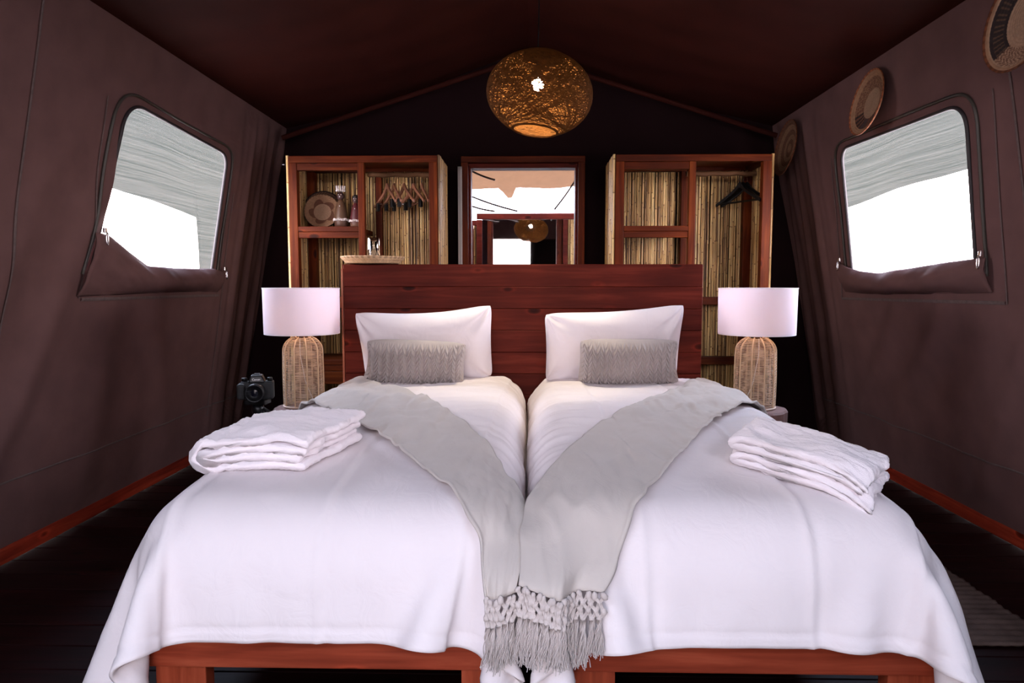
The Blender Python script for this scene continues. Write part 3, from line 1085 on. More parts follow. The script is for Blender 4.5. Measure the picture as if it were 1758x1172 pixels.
def bed(x0, x1, label):
    root = empty('bed_frame', ((x0 + x1) / 2, 2.6, 0))
    tag(root, label, 'bed', 'pair of timber single beds')
    zb, ztp = 0.272, 0.415
    box('foot_rail', x0, x1, FOOT_Y + 0.022, FOOT_Y + 0.067, zb, ztp, 'bed_wood', root, 0.005)
    box('head_rail', x0, x1, 3.60, 3.645, zb, ztp, 'bed_wood', root, 0.005)
    for xx in (x0, x1 - 0.045):
        box('side_rail', xx, xx + 0.045, FOOT_Y + 0.068, 3.599, zb, ztp, 'bed_wood', root, 0.004)
    for (lx, w) in ((x0 + 0.05, 0.125), (x1 - 0.125, 0.115)):
        box('leg', lx, lx + w, FOOT_Y + 0.032, FOOT_Y + 0.078, 0, zb - 0.001, 'bed_leg_wood', root, 0.004)
        box('leg', lx, lx + w, 3.59, 3.636, 0, zb - 0.001, 'bed_leg_wood', root, 0.004)
    for i in range(9):
        ys = FOOT_Y + 0.12 + i * 0.22
        box('slat', x0 + 0.046, x1 - 0.046, ys, ys + 0.08, ztp - 0.045, ztp - 0.025, 'bed_leg_wood', root, 0.002)
    return root


bed(-0.962, -0.034, 'timber bed frame on the left, red-brown foot rail and legs')
bed(0.040, 0.992, 'timber bed frame on the right, dark red-brown foot rail and legs')


def mattress(x0, x1, label):
    v, f = box_geo(x0, x1, FOOT_Y + 0.085, 3.60, 0.417, 0.625, 0.07, 4)
    o = obj('mattress', v, f, 'mattress_ticking', None, True)
    tag(o, label, 'mattress', 'mattresses')


mattress(-0.915, -0.08, 'white mattress under the left duvet')
mattress(0.08, 0.935, 'white mattress under the right duvet')

# ---- duvets: cloth laid over a rounded bed block and let fall
ZT, RC = 0.705, 0.145


def flare_lim(z):
    """how far the loose corner between the beds may swing out"""
    return FOOT_Y - 0.030 - 0.13 * np.clip(0.62 - z, 0, 0.45)


def drape(x0, x1, inner_sign, seed, over_out, over_in, over_foot):
    """x0..x1 the block; inner_sign=+1 when the neighbour bed lies towards +x"""
    sp = 0.0245
    rs = np.random.RandomState(seed)
    oL, oR = (over_out, over_in) if inner_sign > 0 else (over_in, over_out)
    a = np.arange(x0 - oL, x1 + oR + sp * 0.5, sp)
    b_ = np.arange(3.62, FOOT_Y - over_foot - sp * 0.5, -sp)
    na, nb = len(a), len(b_)
    A, B = np.meshgrid(a, b_, indexing='ij')
    P = np.stack([A, B, 0 * A + ZT + 0.012], -1)
    if inner_sign > 0:
        ov = np.clip(A - (x1 - 0.01), 0, None)
        P[..., 0] = np.minimum(A, x1 - 0.01) + np.minimum(ov, 0.02)
    else:
        ov = np.clip((x0 + 0.01) - A, 0, None)
        P[..., 0] = np.maximum(A, x0 + 0.01) - np.minimum(ov, 0.02)
    P[..., 2] -= np.clip(ov - 0.02, 0, None)
    P += rs.randn(*P.shape) * 0.0012
    Q = P.copy()
    c = np.array([(x0 + x1) / 2, (FOOT_Y + 3.9) / 2, ZT - 0.5])
    hh = np.array([(x1 - x0) / 2, (3.9 - FOOT_Y) / 2, 0.5]) - RC
    xin = -0.003 if inner_sign > 0 else 0.003
    dt2 = 0.0003
    pairs = []
    def cons(di, dj, k):
        L = math.hypot(di, dj) * sp
        for ph in range(2):
            if di and dj == 0:
                I = np.arange(ph * abs(di), na - di, 1)
                I = I[((I - ph * di) // di) % 2 == 0] if di > 1 else np.arange(ph, na - 1, 2)
                s1 = (I[:, None], np.arange(nb)[None, :]); s2 = (I[:, None] + di, np.arange(nb)[None, :])
            elif dj and di == 0:
                J = np.arange(ph, nb - 1, 2) if dj == 1 else np.array([j for j in range(nb - dj) if (j // dj) % 2 == ph])
                s1 = (np.arange(na)[:, None], J[None, :]); s2 = (np.arange(na)[:, None], J[None, :] + dj)
            else:
                I = np.arange(ph, na - 1, 2)
                J = np.arange(nb - 1)
                if dj > 0:
                    s1 = (I[:, None], J[None, :]); s2 = (I[:, None] + 1, J[None, :] + 1)
                else:
                    s1 = (I[:, None], J[None, :] + 1); s2 = (I[:, None] + 1, J[None, :])
            pairs.append((s1, s2, L, k))
    cons(1, 0, 1.0); cons(0, 1, 1.0); cons(1, 1, 0.35); cons(1, -1, 0.35); cons(2, 0, 0.45); cons(0, 2, 0.45)
    top_pin = (B > 3.58) & (A > x0 + 0.08) & (A < x1 - 0.08)
    inner_ov = (A > x1 - 0.02) if inner_sign > 0 else (A < x0 + 0.02)
    for step in range(190):
        V = (P - Q) * 0.975
        Q = P.copy()
        P = P + V
        P[..., 2] -= dt2
        for it in range(7):
            for s1, s2, L, k in pairs:
                p1 = P[s1]; p2 = P[s2]
                d = p2 - p1
                l = np.sqrt((d * d).sum(-1, keepdims=True)) + 1e-9
                corr = d * (0.5 * k * (l - L) / l)
                P[s1] = p1 + corr
                P[s2] = p2 - corr
            # block
            r = P - c
            q = np.abs(r) - hh
            dropz = np.clip(ZT - 0.12 - P[..., 2], 0, 0.45)
            outer = (r[..., 0] * inner_sign) < 0
            q[..., 0] -= np.where(outer, 0.17 * dropz, 0)
            q[..., 1] -= np.where(r[..., 1] < 0, 0.06 * dropz, 0)
            qp = np.maximum(q, 0)
            ln = np.sqrt((qp ** 2).sum(-1))
            dist = ln + np.minimum(q.max(-1), 0) - RC
            inside = dist < 0.004
            gdir = np.where(ln[..., None] > 1e-6, qp / (ln[..., None] + 1e-9), (q == q.max(-1, keepdims=True)) * 1.0) * np.sign(r)
            P = P + np.where(inside[..., None], gdir * (0.004 - dist)[..., None], 0)
            if inner_sign > 0:
                P[..., 0] = np.minimum(P[..., 0], xin)
            else:
                P[..., 0] = np.maximum(P[..., 0], xin)
            P[..., 2] = np.maximum(P[..., 2], 0.16)
            lim = flare_lim(P[..., 2]) - 0.32 * (1 - min(1, max(0, (step - 50) / 60)))
            P[..., 1] = np.where(inner_ov, np.maximum(P[..., 1], lim), P[..., 1])
            P[top_pin] = np.stack([A, B, 0 * A + ZT + 0.004], -1)[top_pin] if it == 6 else P[top_pin]
        # friction where it rests
        Q[inside] = Q[inside] * 0.4 + P[inside] * 0.6
    return a, b_, P


def bspline(P, f):
    """refine a grid of points f times, smoothing"""
    def one(P):
        n = P.shape[0]
        E = np.concatenate([2 * P[:1] - P[1:2], P, 2 * P[-1:] - P[-2:-1]])
        u = np.linspace(0, n - 1, (n - 1) * f + 1)
        i = np.minimum(u.astype(int), n - 2); t = (u - i)[:, None, None]
        w = [(1 - t) ** 3 / 6, (3 * t ** 3 - 6 * t * t + 4) / 6, (-3 * t ** 3 + 3 * t * t + 3 * t + 1) / 6, t ** 3 / 6]
        return sum(w[k] * E[i + k] for k in range(4))
    return one(one(P).transpose(1, 0, 2)).transpose(1, 0, 2)


def grid_normals(P):
    du = np.gradient(P, axis=0); dv = np.gradient(P, axis=1)
    n = np.cross(du, dv)
    n /= np.linalg.norm(n, axis=-1, keepdims=True) + 1e-12
    return n


class Surf:
    pass


def duvet(x0, x1, inner, seed, creases, label):
    a, b_, P = drape(x0, x1, inner, seed, 0.36, 0.25, 0.216)
    f = 3
    P = bspline(P, f)
    aa = np.linspace(a[0], a[-1], P.shape[0]); bb = np.linspace(b_[0], b_[-1], P.shape[1])
    A, B = np.meshgrid(aa, bb, indexing='ij')
    N = grid_normals(P)
    if N[len(aa) // 2, len(bb) // 3, 2] < 0: N = -N
    # loft of the filling
    u = (A - (x0 + x1) / 2) / ((x1 - x0) / 2); v = (B - 2.6) / 1.05
    top = np.clip(1 - u ** 4, 0, 1) * np.clip(1 - v ** 6, 0, 1)
    D = 0.018 * top + 0.009 * fbm(A * 3.5, B * 3.0, seed, 3)
    # soft creases pulled across the bed towards the head, finer ones along the inner edge
    head = sstep(1.9, 2.9, B)
    D = D + 0.010 * head * (ridge(A * 2.0 + B * 0.6, B * 9.0 - A * 2.5 * inner, seed + 5) - 0.6) * sstep(1.12, 0.7, np.abs(u))
    ins = sstep(0.45, 0.95, u * inner)
    D = D + 0.008 * ins * (ridge(A * 3, B * 13 + A * 5, seed + 9) - 0.6) * sstep(1.6, 1.8, B)
    front = sstep(FOOT_Y + 0.05, FOOT_Y - 0.1, B)
    D = D + 0.014 * front * fbm(A * 5, B * 1.8, seed + 12, 3)
    sidev = sstep(0.98, 1.12, np.abs(u))
    D = D + 0.016 * sidev * fbm(A * 2.0 + B * 0.5, B * 7.0, seed + 15, 3)
    for (c0, slope, amp) in creases:
        D = D + amp * np.exp(-((A - c0 - slope * (B - FOOT_Y)) / 0.010) ** 2)
        D = D - 0.8 * amp * np.exp(-((A - c0 - 0.02 - slope * (B - FOOT_Y)) / 0.018) ** 2)
    # hem stitch
    D = D - 0.004 * np.exp(-((B - (bb[-1] + 0.035)) / 0.006) ** 2)
    P = P + N * D[..., None]
    P[..., 2] -= 0.060 * np.clip((2.75 - B) / 1.2, 0, 1) ** 1.6
    o = obj('duvet', P.reshape(-1, 3), grid_faces(*P.shape[:2]) if inner > 0 or True else None, 'white_cotton', None, True)
    # make normals face outward
    me = o.data
    if me.polygons[len(me.polygons) // 2].normal.z < 0 and me.polygons[(len(aa) // 2) * (len(bb) - 1) + len(bb) // 3].normal.z < 0:
        me.flip_normals()
    solidify(o, 0.010, -1)
    tag(o, label, 'duvet', 'white duvets')
    s = Surf(); s.a = aa; s.b = bb; s.P = P; s.N = grid_normals(P)
    if s.N[len(aa) // 2, len(bb) // 3, 2] < 0: s.N = -s.N
    return s


def sample(s, a, b_):
    i = np.clip((a - s.a[0]) / (s.a[1] - s.a[0]), 0, len(s.a) - 1.001)
    j = np.clip((b_ - s.b[0]) / (s.b[1] - s.b[0]), 0, len(s.b) - 1.001)
    i0 = i.astype(int); j0 = j.astype(int); fi = (i - i0)[..., None]; fj = (j - j0)[..., None]
    def L(G): return (G[i0, j0] * (1 - fi) + G[i0 + 1, j0] * fi) * (1 - fj) + (G[i0, j0 + 1] * (1 - fi) + G[i0 + 1, j0 + 1] * fi) * fj
    n = L(s.N)
    return L(s.P), n / (np.linalg.norm(n, axis=-1, keepdims=True) + 1e-9)


SL = duvet(-0.978, -0.010, 1, 4, [(-0.845, 0.02, 0.006), (-0.47, 0.0, 0.004), (-0.13, 0.02, 0.004)], 'white cotton duvet on the left bed, hem hanging over its foot')
SR = duvet(0.010, 1.000, -1, 9, [(0.645, -0.02, 0.006), (0.90, 0.10, 0.006), (0.26, 0.0, 0.004)], 'white cotton duvet on the right bed, hem hanging over its foot')


SL.lo, SL.hi, SR.lo, SR.hi = -0.86, -0.12, 0.12, 0.88


# ================================================================== throws
def throw(s, up, low, seed, label, sep, xs, end_line):
    nL, nW = 240, 64
    U = smooth_poly(resample(up, nL), 10); W = smooth_poly(resample(low, nL), 10)
    t = np.linspace(0, 1, nW)
    AB = U[:, None, :] * (1 - t)[None, :, None] + W[:, None, :] * t[None, :, None]
    sg = 1 if AB[..., 0].mean() > 0 else -1
    ac = sg * np.maximum(sg * AB[..., 0], 0.05)
    p, n = sample(s, ac, AB[..., 1])
    p[..., 0] += AB[..., 0] - ac
    p[..., 2] -= 0.35 * np.abs(AB[..., 0] - ac) * sstep(1.5, 1.7, AB[..., 1])
    # carry the sheet across small hollows of the duvet
    for _ in range(6):
        q = p.copy()
        q[1:-1] = (p[:-2] + p[1:-1] * 2 + p[2:]) / 4
        p = q
    for _ in range(3):
        q = n.copy(); q[1:-1] = (n[:-2] + n[1:-1] + n[2:]) / 3; n = q
    n /= np.linalg.norm(n, axis=-1, keepdims=True)
    near = sstep(0.15, 0.06, np.abs(AB[..., 0])) * sstep(1.60, 1.52, AB[..., 1])
    yl = flare_lim(p[..., 2]) - 0.014 - 2.5 * sep
    nx = sstep(0.30, 0.12, np.abs(AB[..., 0])) * sstep(2.0, 1.7, AB[..., 1])
    p[..., 0] = p[..., 0] * (1 - nx) + AB[..., 0] * nx
    p[..., 1] = np.where(p[..., 1] > yl, p[..., 1] * (1 - near) + yl * near, p[..., 1])
    l = np.linspace(0, 1, nL)[:, None] + 0 * t
    tt = t[None, :] + 0 * l
    rip = 0.010 * (ridge(tt * 1.4 + l * 3, l * 17 - tt * 2.2, seed) - 0.45) + 0.008 * fbm(tt * 3, l * 14, seed + 3) + 0.010 * np.abs(fbm(tt * 1.5, l * 5, seed + 7, 2))
    rip = rip + 0.006 * np.sin(tt * 13 + 3 * fbm(tt * 2, l * 6, seed + 8)) * sstep(0.0, 0.25, l) * sstep(0.85, 0.5, l)
    rip = rip + 0.006 * np.exp(-((tt - 0.985) / 0.02) ** 2)
    p = p + n * (0.014 + sep + np.clip(rip, -0.002, 1))[..., None]
    sh = sstep(1.62, 1.44, AB[..., 1])
    p[..., 0] += xs * sh * (1 - tt) ** 1.0
    o = obj('throw_blanket', p.reshape(-1, 3), grid_faces(nL, nW), 'throw_cotton', None, True)
    solidify(o, 0.005, 0)
    tag(o, label, 'throw', 'grey-beige throws')
    # knotted fringe along the foot end
    end = p[-1]; nend = n[-1]
    rs = np.random.RandomState(seed)
    kn = MB(); cord = MB(); tas = MB()
    ncol = int(round(np.linalg.norm(np.diff(end, axis=0), axis=1).sum() / 0.0130))
    idx = np.linspace(0, nW - 1, ncol)
    base = np.stack([np.interp(idx, np.arange(nW), end[:, k]) for k in range(3)], 1)
    fwd = np.array([0, -1.0, 0])
    rows = 4
    pts = {}
    for r in range(rows):
        for c in range(ncol - (r % 2)):
            b0 = base[c] if r % 2 == 0 else (base[c] + base[c + 1]) / 2
            q = b0 + np.array([rs.uniform(-.0035, .0035), 0, -0.006 - r * 0.0185 + rs.uniform(-.003, .003)]) + fwd * (0.004 + rs.uniform(0, 0.004))
            pts[(r, c)] = q
            v, f = sphere_geo((0, 0, 0), 0.0064 * rs.uniform(0.75, 1.25), 9, 7, 1.0, 0.85, rs.uniform(1.1, 1.6))
            an_ = np.arctan2(v[:, 1], v[:, 0])
            v = v * (1 + 0.10 * np.sin(an_ * 2 + v[:, 2] * 700 + rs.uniform(0, 6)))[:, None]
            rt_ = rs.uniform(-0.8, 0.8)
            v = np.stack([v[:, 0] * math.cos(rt_) - v[:, 2] * math.sin(rt_), v[:, 1], v[:, 0] * math.sin(rt_) + v[:, 2] * math.cos(rt_)], 1)
            kn.add(v + q, f)
    for r in range(1, rows):
        for c in range(ncol - (r % 2)):
            for dc in ((0, 1) if r % 2 == 1 else (-1, 0)):
                if (r - 1, c + dc) in pts:
                    a_, b2 = pts[(r - 1, c + dc)], pts[(r, c)]
                    for w in (-0.0028, 0.0, 0.0028):
                        cord.add(*tube_geo([a_ + [w, -.001, 0], (a_ + b2) / 2 + [w, -0.002, 0], b2 + [w, -.001, 0]], 0.0024, 5))
    for c in range(ncol):
        if (rows - 1, c) not in pts: continue
        q = pts[(rows - 1, c)]
        L0 = 0.092 + rs.uniform(-0.012, 0.016)
        for k in range(34):
            ph = rs.uniform(0, 6.28); am = rs.uniform(0.001, 0.006)
            sx = rs.uniform(-0.014, 0.014); sy = rs.uniform(-0.010, 0.004)
            L = L0 * rs.uniform(0.85, 1.08)
            zs = np.linspace(0, 1, 9)
            path = np.stack([q[0] + sx * (0.25 + 0.75 * zs) * np.sqrt(zs + 0.02) + am * np.sin(zs * 7 + ph), q[1] - 0.003 + sy * np.sqrt(zs) + am * np.cos(zs * 6 + ph), q[2] - L * zs], 1)
            tas.add(*tube_geo(path, np.linspace(0.0013, 0.0009, 9), 4))
    k_ = kn.build('fringe_knots', 'fringe_cotton', o, True); k_['kind'] = 'stuff'
    c_ = cord.build('fringe_cords', 'fringe_cotton', o, True); c_['kind'] = 'stuff'
    t_ = tas.build('fringe_tassels', 'fringe_cotton', o, True); t_['kind'] = 'stuff'
    return o


throw(SL, [(-1.10, 3.58), (-0.90, 3.49), (-0.64, 3.14), (-0.397, 2.784), (-0.20, 2.36), (-0.08, 2.057), (-0.015, 1.80), (-0.002, 1.67), (-0.004, 1.59), (-0.020, 1.515)],
      [(-1.14, 2.93), (-0.93, 2.80), (-0.583, 2.358), (-0.358, 2.013), (-0.21, 1.75), (-0.145, 1.64), (-0.114, 1.58), (-0.100, 1.53), (-0.093, 1.49)],
      21, 'grey-beige throw slanting across the left bed, its narrow fringed end tucked under the other', 0.0, 0.0, None)
throw(SR, [(1.13, 3.56), (0.876, 3.413), (0.459, 2.734), (0.18, 2.186), (0.045, 1.84), (0.012, 1.73), (0.004, 1.66), (-0.010, 1.60), (-0.026, 1.54)],
      [(1.16, 3.00), (0.94, 2.814), (0.718, 2.494), (0.506, 2.134), (0.325, 1.77), (0.250, 1.65), (0.215, 1.58), (0.190, 1.53), (0.165, 1.475)],
      33, 'grey-beige throw slanting across the right bed, its broad fringed end lying on top', 0.006, 0.0, None)


# ================================================================== pillows and cushions
def pillow_pts(W, H, T, nu, nv, ear=0.05, seed=0, wr=0.006, sag=0.0):
    u = np.linspace(-1, 1, nu); v = np.linspace(-1, 1, nv)
    u = np.sin(u * PI / 2) * 0.35 + u * 0.65; v = np.sin(v * PI / 2) * 0.35 + v * 0.65
    U, V = np.meshgrid(u, v, indexing='ij')
    X = U * W / 2 * (1 - ear * (1 - V ** 2) * np.abs(U) ** 2)
    Z = V * H / 2 * (1 - ear * 1.6 * (1 - U ** 2) * np.abs(V) ** 2)
    X = X * (1 - 0.030 * V ** 10); Z = Z * (1 - 0.055 * U ** 10)
    th = T / 2 * np.clip(1 - U ** 6, 0, 1) ** 0.6 * np.clip(1 - V ** 6, 0, 1) ** 0.6
    th = th * (1 - 0.25 * (np.abs(U) * np.abs(V)) ** 2)
    w = wr * fbm(U * 3 + V * 2, V * 3 - U, seed, 3) * (1 - 0.4 * (1 - np.abs(U)) )
    # corner pulls
    for cu in (-1, 1):
        for cv in (-1, 1):
            d = np.hypot((U - cu) * W / H, V - cv)
            an = np.arctan2(V - cv, (U - cu) * W / H)
            w = w + 0.012 * np.sin(an * 9 + seed) * np.exp(-(d / 0.75) ** 2) * sstep(0.0, 0.25, d)
    return U, V, X, Z, th, w


def pillow(name, W, H, T, M, mat, seed, nu=90, nv=60, knit=False, ear=0.012):
    U, V, X, Z, th, w = pillow_pts(W, H, T, nu, nv, ear, seed)
    edge = np.minimum(1 - np.abs(U), 1 - np.abs(V)) < 1e-6
    if knit:
        cols = 12
        s = (U * 0.5 + 0.5) * cols
        k = np.floor(s); fr = s - k
        side = np.where(fr < 0.5, 1, -1)
        h = np.abs(fr - 0.5) * 2                         # 0 middle .. 1 groove
        rows = V * 0.5 + 0.5
        ph = rows * 8.5 - 1.15 * (1 - h) + 0.13 * k + 0.25 * (side > 0)
        lobe = np.abs(np.sin(PI * ph)) ** 0.85
        prof = np.clip(1 - (np.abs(h - 0.48) / 0.52) ** 2.4, 0, 1)
        kd = 0.017 * lobe * prof
        w = w * 0.4 + kd * np.clip(1 - U ** 16, 0, 1) * np.clip(1 - V ** 16, 0, 1) ** 0.5
    yf = -(th + np.where(edge, 0, w)); yb = th
    yf = np.where(edge, 0, yf)
    F = np.stack([X, yf, Z], -1).reshape(-1, 3)
    B = np.stack([X, np.where(edge, 0, yb), Z], -1).reshape(-1, 3)
    if M.get('slump'):
        pass
    Vv = np.concatenate([F, B])
    fa = grid_faces(nu, nv)
    fb = fa[:, ::-1] + nu * nv
    Vv = Vv + 0
    # soft asymmetry: tilt top edge, bend
    tu = Vv[:, 0] / (W / 2); tv = Vv[:, 2] / (H / 2)
    Vv[:, 2] += M.get('lift', 0) * tu * (tv > 0) * np.clip(tv, 0, 1) * H / 2
    Vv[:, 2] -= M.get('dip', 0) * (1 - tu ** 2) * np.clip(tv, 0, 1) ** 2
    for (cu, cv, dx, dz) in M.get('corners', ()):
        wgt = np.clip((tu * cu + 1) / 2, 0, 1) ** 3 * np.clip((tv * cv + 1) / 2, 0, 1) ** 3
        Vv[:, 0] += dx * wgt
        Vv[:, 2] += dz * wgt
    Vv[:, 1] += M.get('bend', 0) * tv ** 2
    R = Matrix.Rotation(M['yaw'], 4, 'Z') @ Matrix.Rotation(-M['lean'], 4, 'X') @ Matrix.Rotation(M.get('roll', 0), 4, 'Y')
    o = bpy.data.objects.new(name, mesh_data(name, Vv, np.concatenate([fa, fb]), mat, True))
    COL.objects.link(o)
    o.matrix_world = Matrix.Translation(M['loc']) @ R
    bm = bmesh.new(); bm.from_mesh(o.data)
    bmesh.ops.remove_doubles(bm, verts=bm.verts, dist=1e-5)
    bmesh.ops.recalc_face_normals(bm, faces=bm.faces)
    bm.to_mesh(o.data); bm.free()
    return o


p = pillow('pillow', 0.675, 0.40, 0.16, dict(loc=(-0.522, 3.505, 0.890), yaw=0.03, lean=-0.42, roll=-0.03, dip=0.025, corners=((1, 1, 0.015, 0.035), (-1, 1, -0.01, 0.01))), 'pillow_cotton', 2)
tag(p, 'white pillow on the left bed leaning on the headboard', 'pillow', 'white bed pillows')
p = pillow('pillow', 0.68, 0.41, 0.16, dict(loc=(0.437, 3.505, 0.885), yaw=-0.03, lean=-0.42, roll=-0.025, dip=0.012, corners=((1, 1, 0.015, 0.04), (-1, 1, -0.005, 0.0), (-1, -1, -0.01, 0.0))), 'pillow_cotton', 8)
tag(p, 'white pillow on the right bed leaning on the headboard', 'pillow', 'white bed pillows')
p = pillow('cushion', 0.475, 0.225, 0.12, dict(loc=(-0.545, 3.325, 0.826), yaw=0.04, lean=-0.42, roll=0.045, dip=-0.005, corners=((-1, -1, -0.035, 0.0), (1, 1, 0.012, 0.0))), 'knit_wool', 5, 420, 220, True, 0.025)
tag(p, 'oblong grey cable-knit cushion in front of the left pillow', 'cushion', 'cable-knit cushions')
p = pillow('cushion', 0.47, 0.235, 0.12, dict(loc=(0.490, 3.325, 0.832), yaw=-0.03, lean=-0.42, roll=0.0, corners=((1, -1, 0.03, -0.004), (-1, -1, -0.006, 0.0))), 'knit_wool', 11, 420, 220, True, 0.02)
tag(p, 'oblong grey cable-knit cushion in front of the right pillow', 'cushion', 'cable-knit cushions')


# ================================================================== towels
def fold_profile(L, t, h, n_layers, loops):
    pass


def towel(name, org, ax, ay, Lx, Ly, stacks, label, seed, surf):
    """stacks: list of (z0, thickness of the folded bundle, layers, inset, reach); fold loops at the ax=0 end"""
    mb = MB()
    org = np.array(org, float)
    ax = np.array([ax[0], ax[1], 0.0]); ax /= np.linalg.norm(ax)
    ay = np.array([ay[0], ay[1], 0.0]); ay /= np.linalg.norm(ay)
    up = np.array([0, 0, 1.0])
    for (z0, th, layers, inset, reach, bowl) in stacks:
        lt = th / (2 * layers)             # thickness of one sheet
        for k in range(layers):
            r_mid = th / 2 - lt * (k + 0.5)     # sheet centre radius at the fold
            zc = th / 2
            # centre line of the sheet: from lower right round the fold to upper right
            r_mid = max(r_mid, lt * 0.5)
            x_fold = th / 2
            n1, n2 = 34, 12
            lo = np.stack([np.linspace(reach - 0.012 * (k + 1) - inset, x_fold, n1), np.full(n1, zc - r_mid)], 1)
            an = np.linspace(-PI / 2, -3 * PI / 2, n2)[1:-1]
            arc = np.stack([x_fold + r_mid * np.cos(an), zc + r_mid * np.sin(an)], 1)
            hi = np.stack([np.linspace(x_fold, reach - 0.010 * k, n1), np.full(n1, zc + r_mid)], 1)
            cl = np.concatenate([lo, arc, hi])
            tg = np.gradient(cl, axis=0); tg /= np.linalg.norm(tg, axis=1, keepdims=True) + 1e-9
            nr = np.stack([-tg[:, 1], tg[:, 0]], 1)
            hw = lt * 0.485
            # closed outline with rounded sheet edges
            cap0 = [cl[0] - tg[0] * hw * math.sin(a) + nr[0] * hw * math.cos(a) for a in np.linspace(0.35, PI - 0.35, 4)]
            cap1 = [cl[-1] + tg[-1] * hw * math.sin(a) - nr[-1] * hw * math.cos(a) for a in np.linspace(0.35, PI - 0.35, 4)]
            outline = np.concatenate([cl - nr * hw, np.array(cap1), (cl + nr * hw)[::-1], np.array(cap0)])
            m = len(outline)
            ny = 56
            yv = np.linspace(0, 1, ny)
            G = np.zeros((ny, m, 3))
            for j, yy_ in enumerate(yv):
                px = outline[:, 0]; pz = outline[:, 1]
                fx = px / reach
                wav = 0.012 * fbm(px * 7 + k, np.full(m, yy_ * 3 + k * 2.2), seed + k, 3)
                edge = 0.014 * float(fbm(np.array(k * 3.3 + z0 * 50), np.array(yy_ * 4), seed + 20))
                zb = z0 + pz + wav * (pz / th) * 2 + bowl * (1 - (2 * fx - 1) ** 2) * (pz / th) + bowl * 0.5 * math.sin(PI * yy_) * (pz / th)
                yl = yy_ * Ly + 0.004 * np.sin(px * 31 + k * 2.1) * (1 if yy_ < 0.5 else -1) * (abs(yy_ - 0.5) > 0.48)
                G[j] = org + ax * (px + edge)[:, None] + ay * (yl + 0 * px)[:, None] + up * zb[:, None]
                G[j, :, 2] += sample(surf, np.clip(G[j, :, 0], surf.lo, surf.hi), G[j, :, 1])[0][:, 2]
            # fuzzy pile
            G += 0.0011 * np.random.RandomState(seed + k).randn(*G.shape)
            F = grid_faces(ny, m, False, True).tolist()
            F.append(list(range(m))); F.append(list(range((ny - 1) * m, ny * m))[::-1])
            mb.add(G.reshape(-1, 3), F)
    o = mb.build(name, 'terry', None, True)
    tag(o, label, 'towel', 'folded white towels')
    return o


towel('bath_towel', (-0.940, 1.845, 0.006), (0.36, -0.02), (0.12, 0.40), 0.36, 0.30, [(0.0, 0.088, 2, 0.0, 0.335, 0.012)], 'folded white terry bath towel on the left bed', 3, SL)
towel('bath_towel', (0.575, 1.930, 0.006), (0.255, -0.300), (0.17, 0.20), 0.41, 0.20, [(0.0, 0.044, 1, 0.0, 0.385, 0.0), (0.043, 0.044, 1, 0.0, 0.38, 0.006)], 'folded white terry bath towel on the right bed', 6, SR)


# ================================================================== bedside stumps and lamps
def stump(x, y, label):
    prof = [(0.001, 0.582), (0.10, 0.583), (0.148, 0.580), (0.156, 0.570), (0.154, 0.45), (0.146, 0.25), (0.152, 0.08), (0.165, 0.0), (0.001, 0.0)]
    v, f = lathe_geo(prof, 40, (x, y, 0))
    v = np.array(v)
    an = np.arctan2(v[:, 1] - y, v[:, 0] - x)
    s = 1 + 0.05 * np.sin(an * 2 + x) + 0.025 * np.sin(an * 5 + 1) + 0.012 * np.sin(an * 13)
    v[:, 0] = x + (v[:, 0] - x) * s; v[:, 1] = y + (v[:, 1] - y) * s
    o = obj('stump_table', v, f, 'stump_wood', None, False)
    tag(o, label, 'side table', 'log stump side tables')


LAMPS = ((-1.146, 3.45, 'left'), (1.152, 3.45, 'right'))
for x, y, w in LAMPS:
    stump(x, y, 'brown log stump side table under the %s lamp' % w)


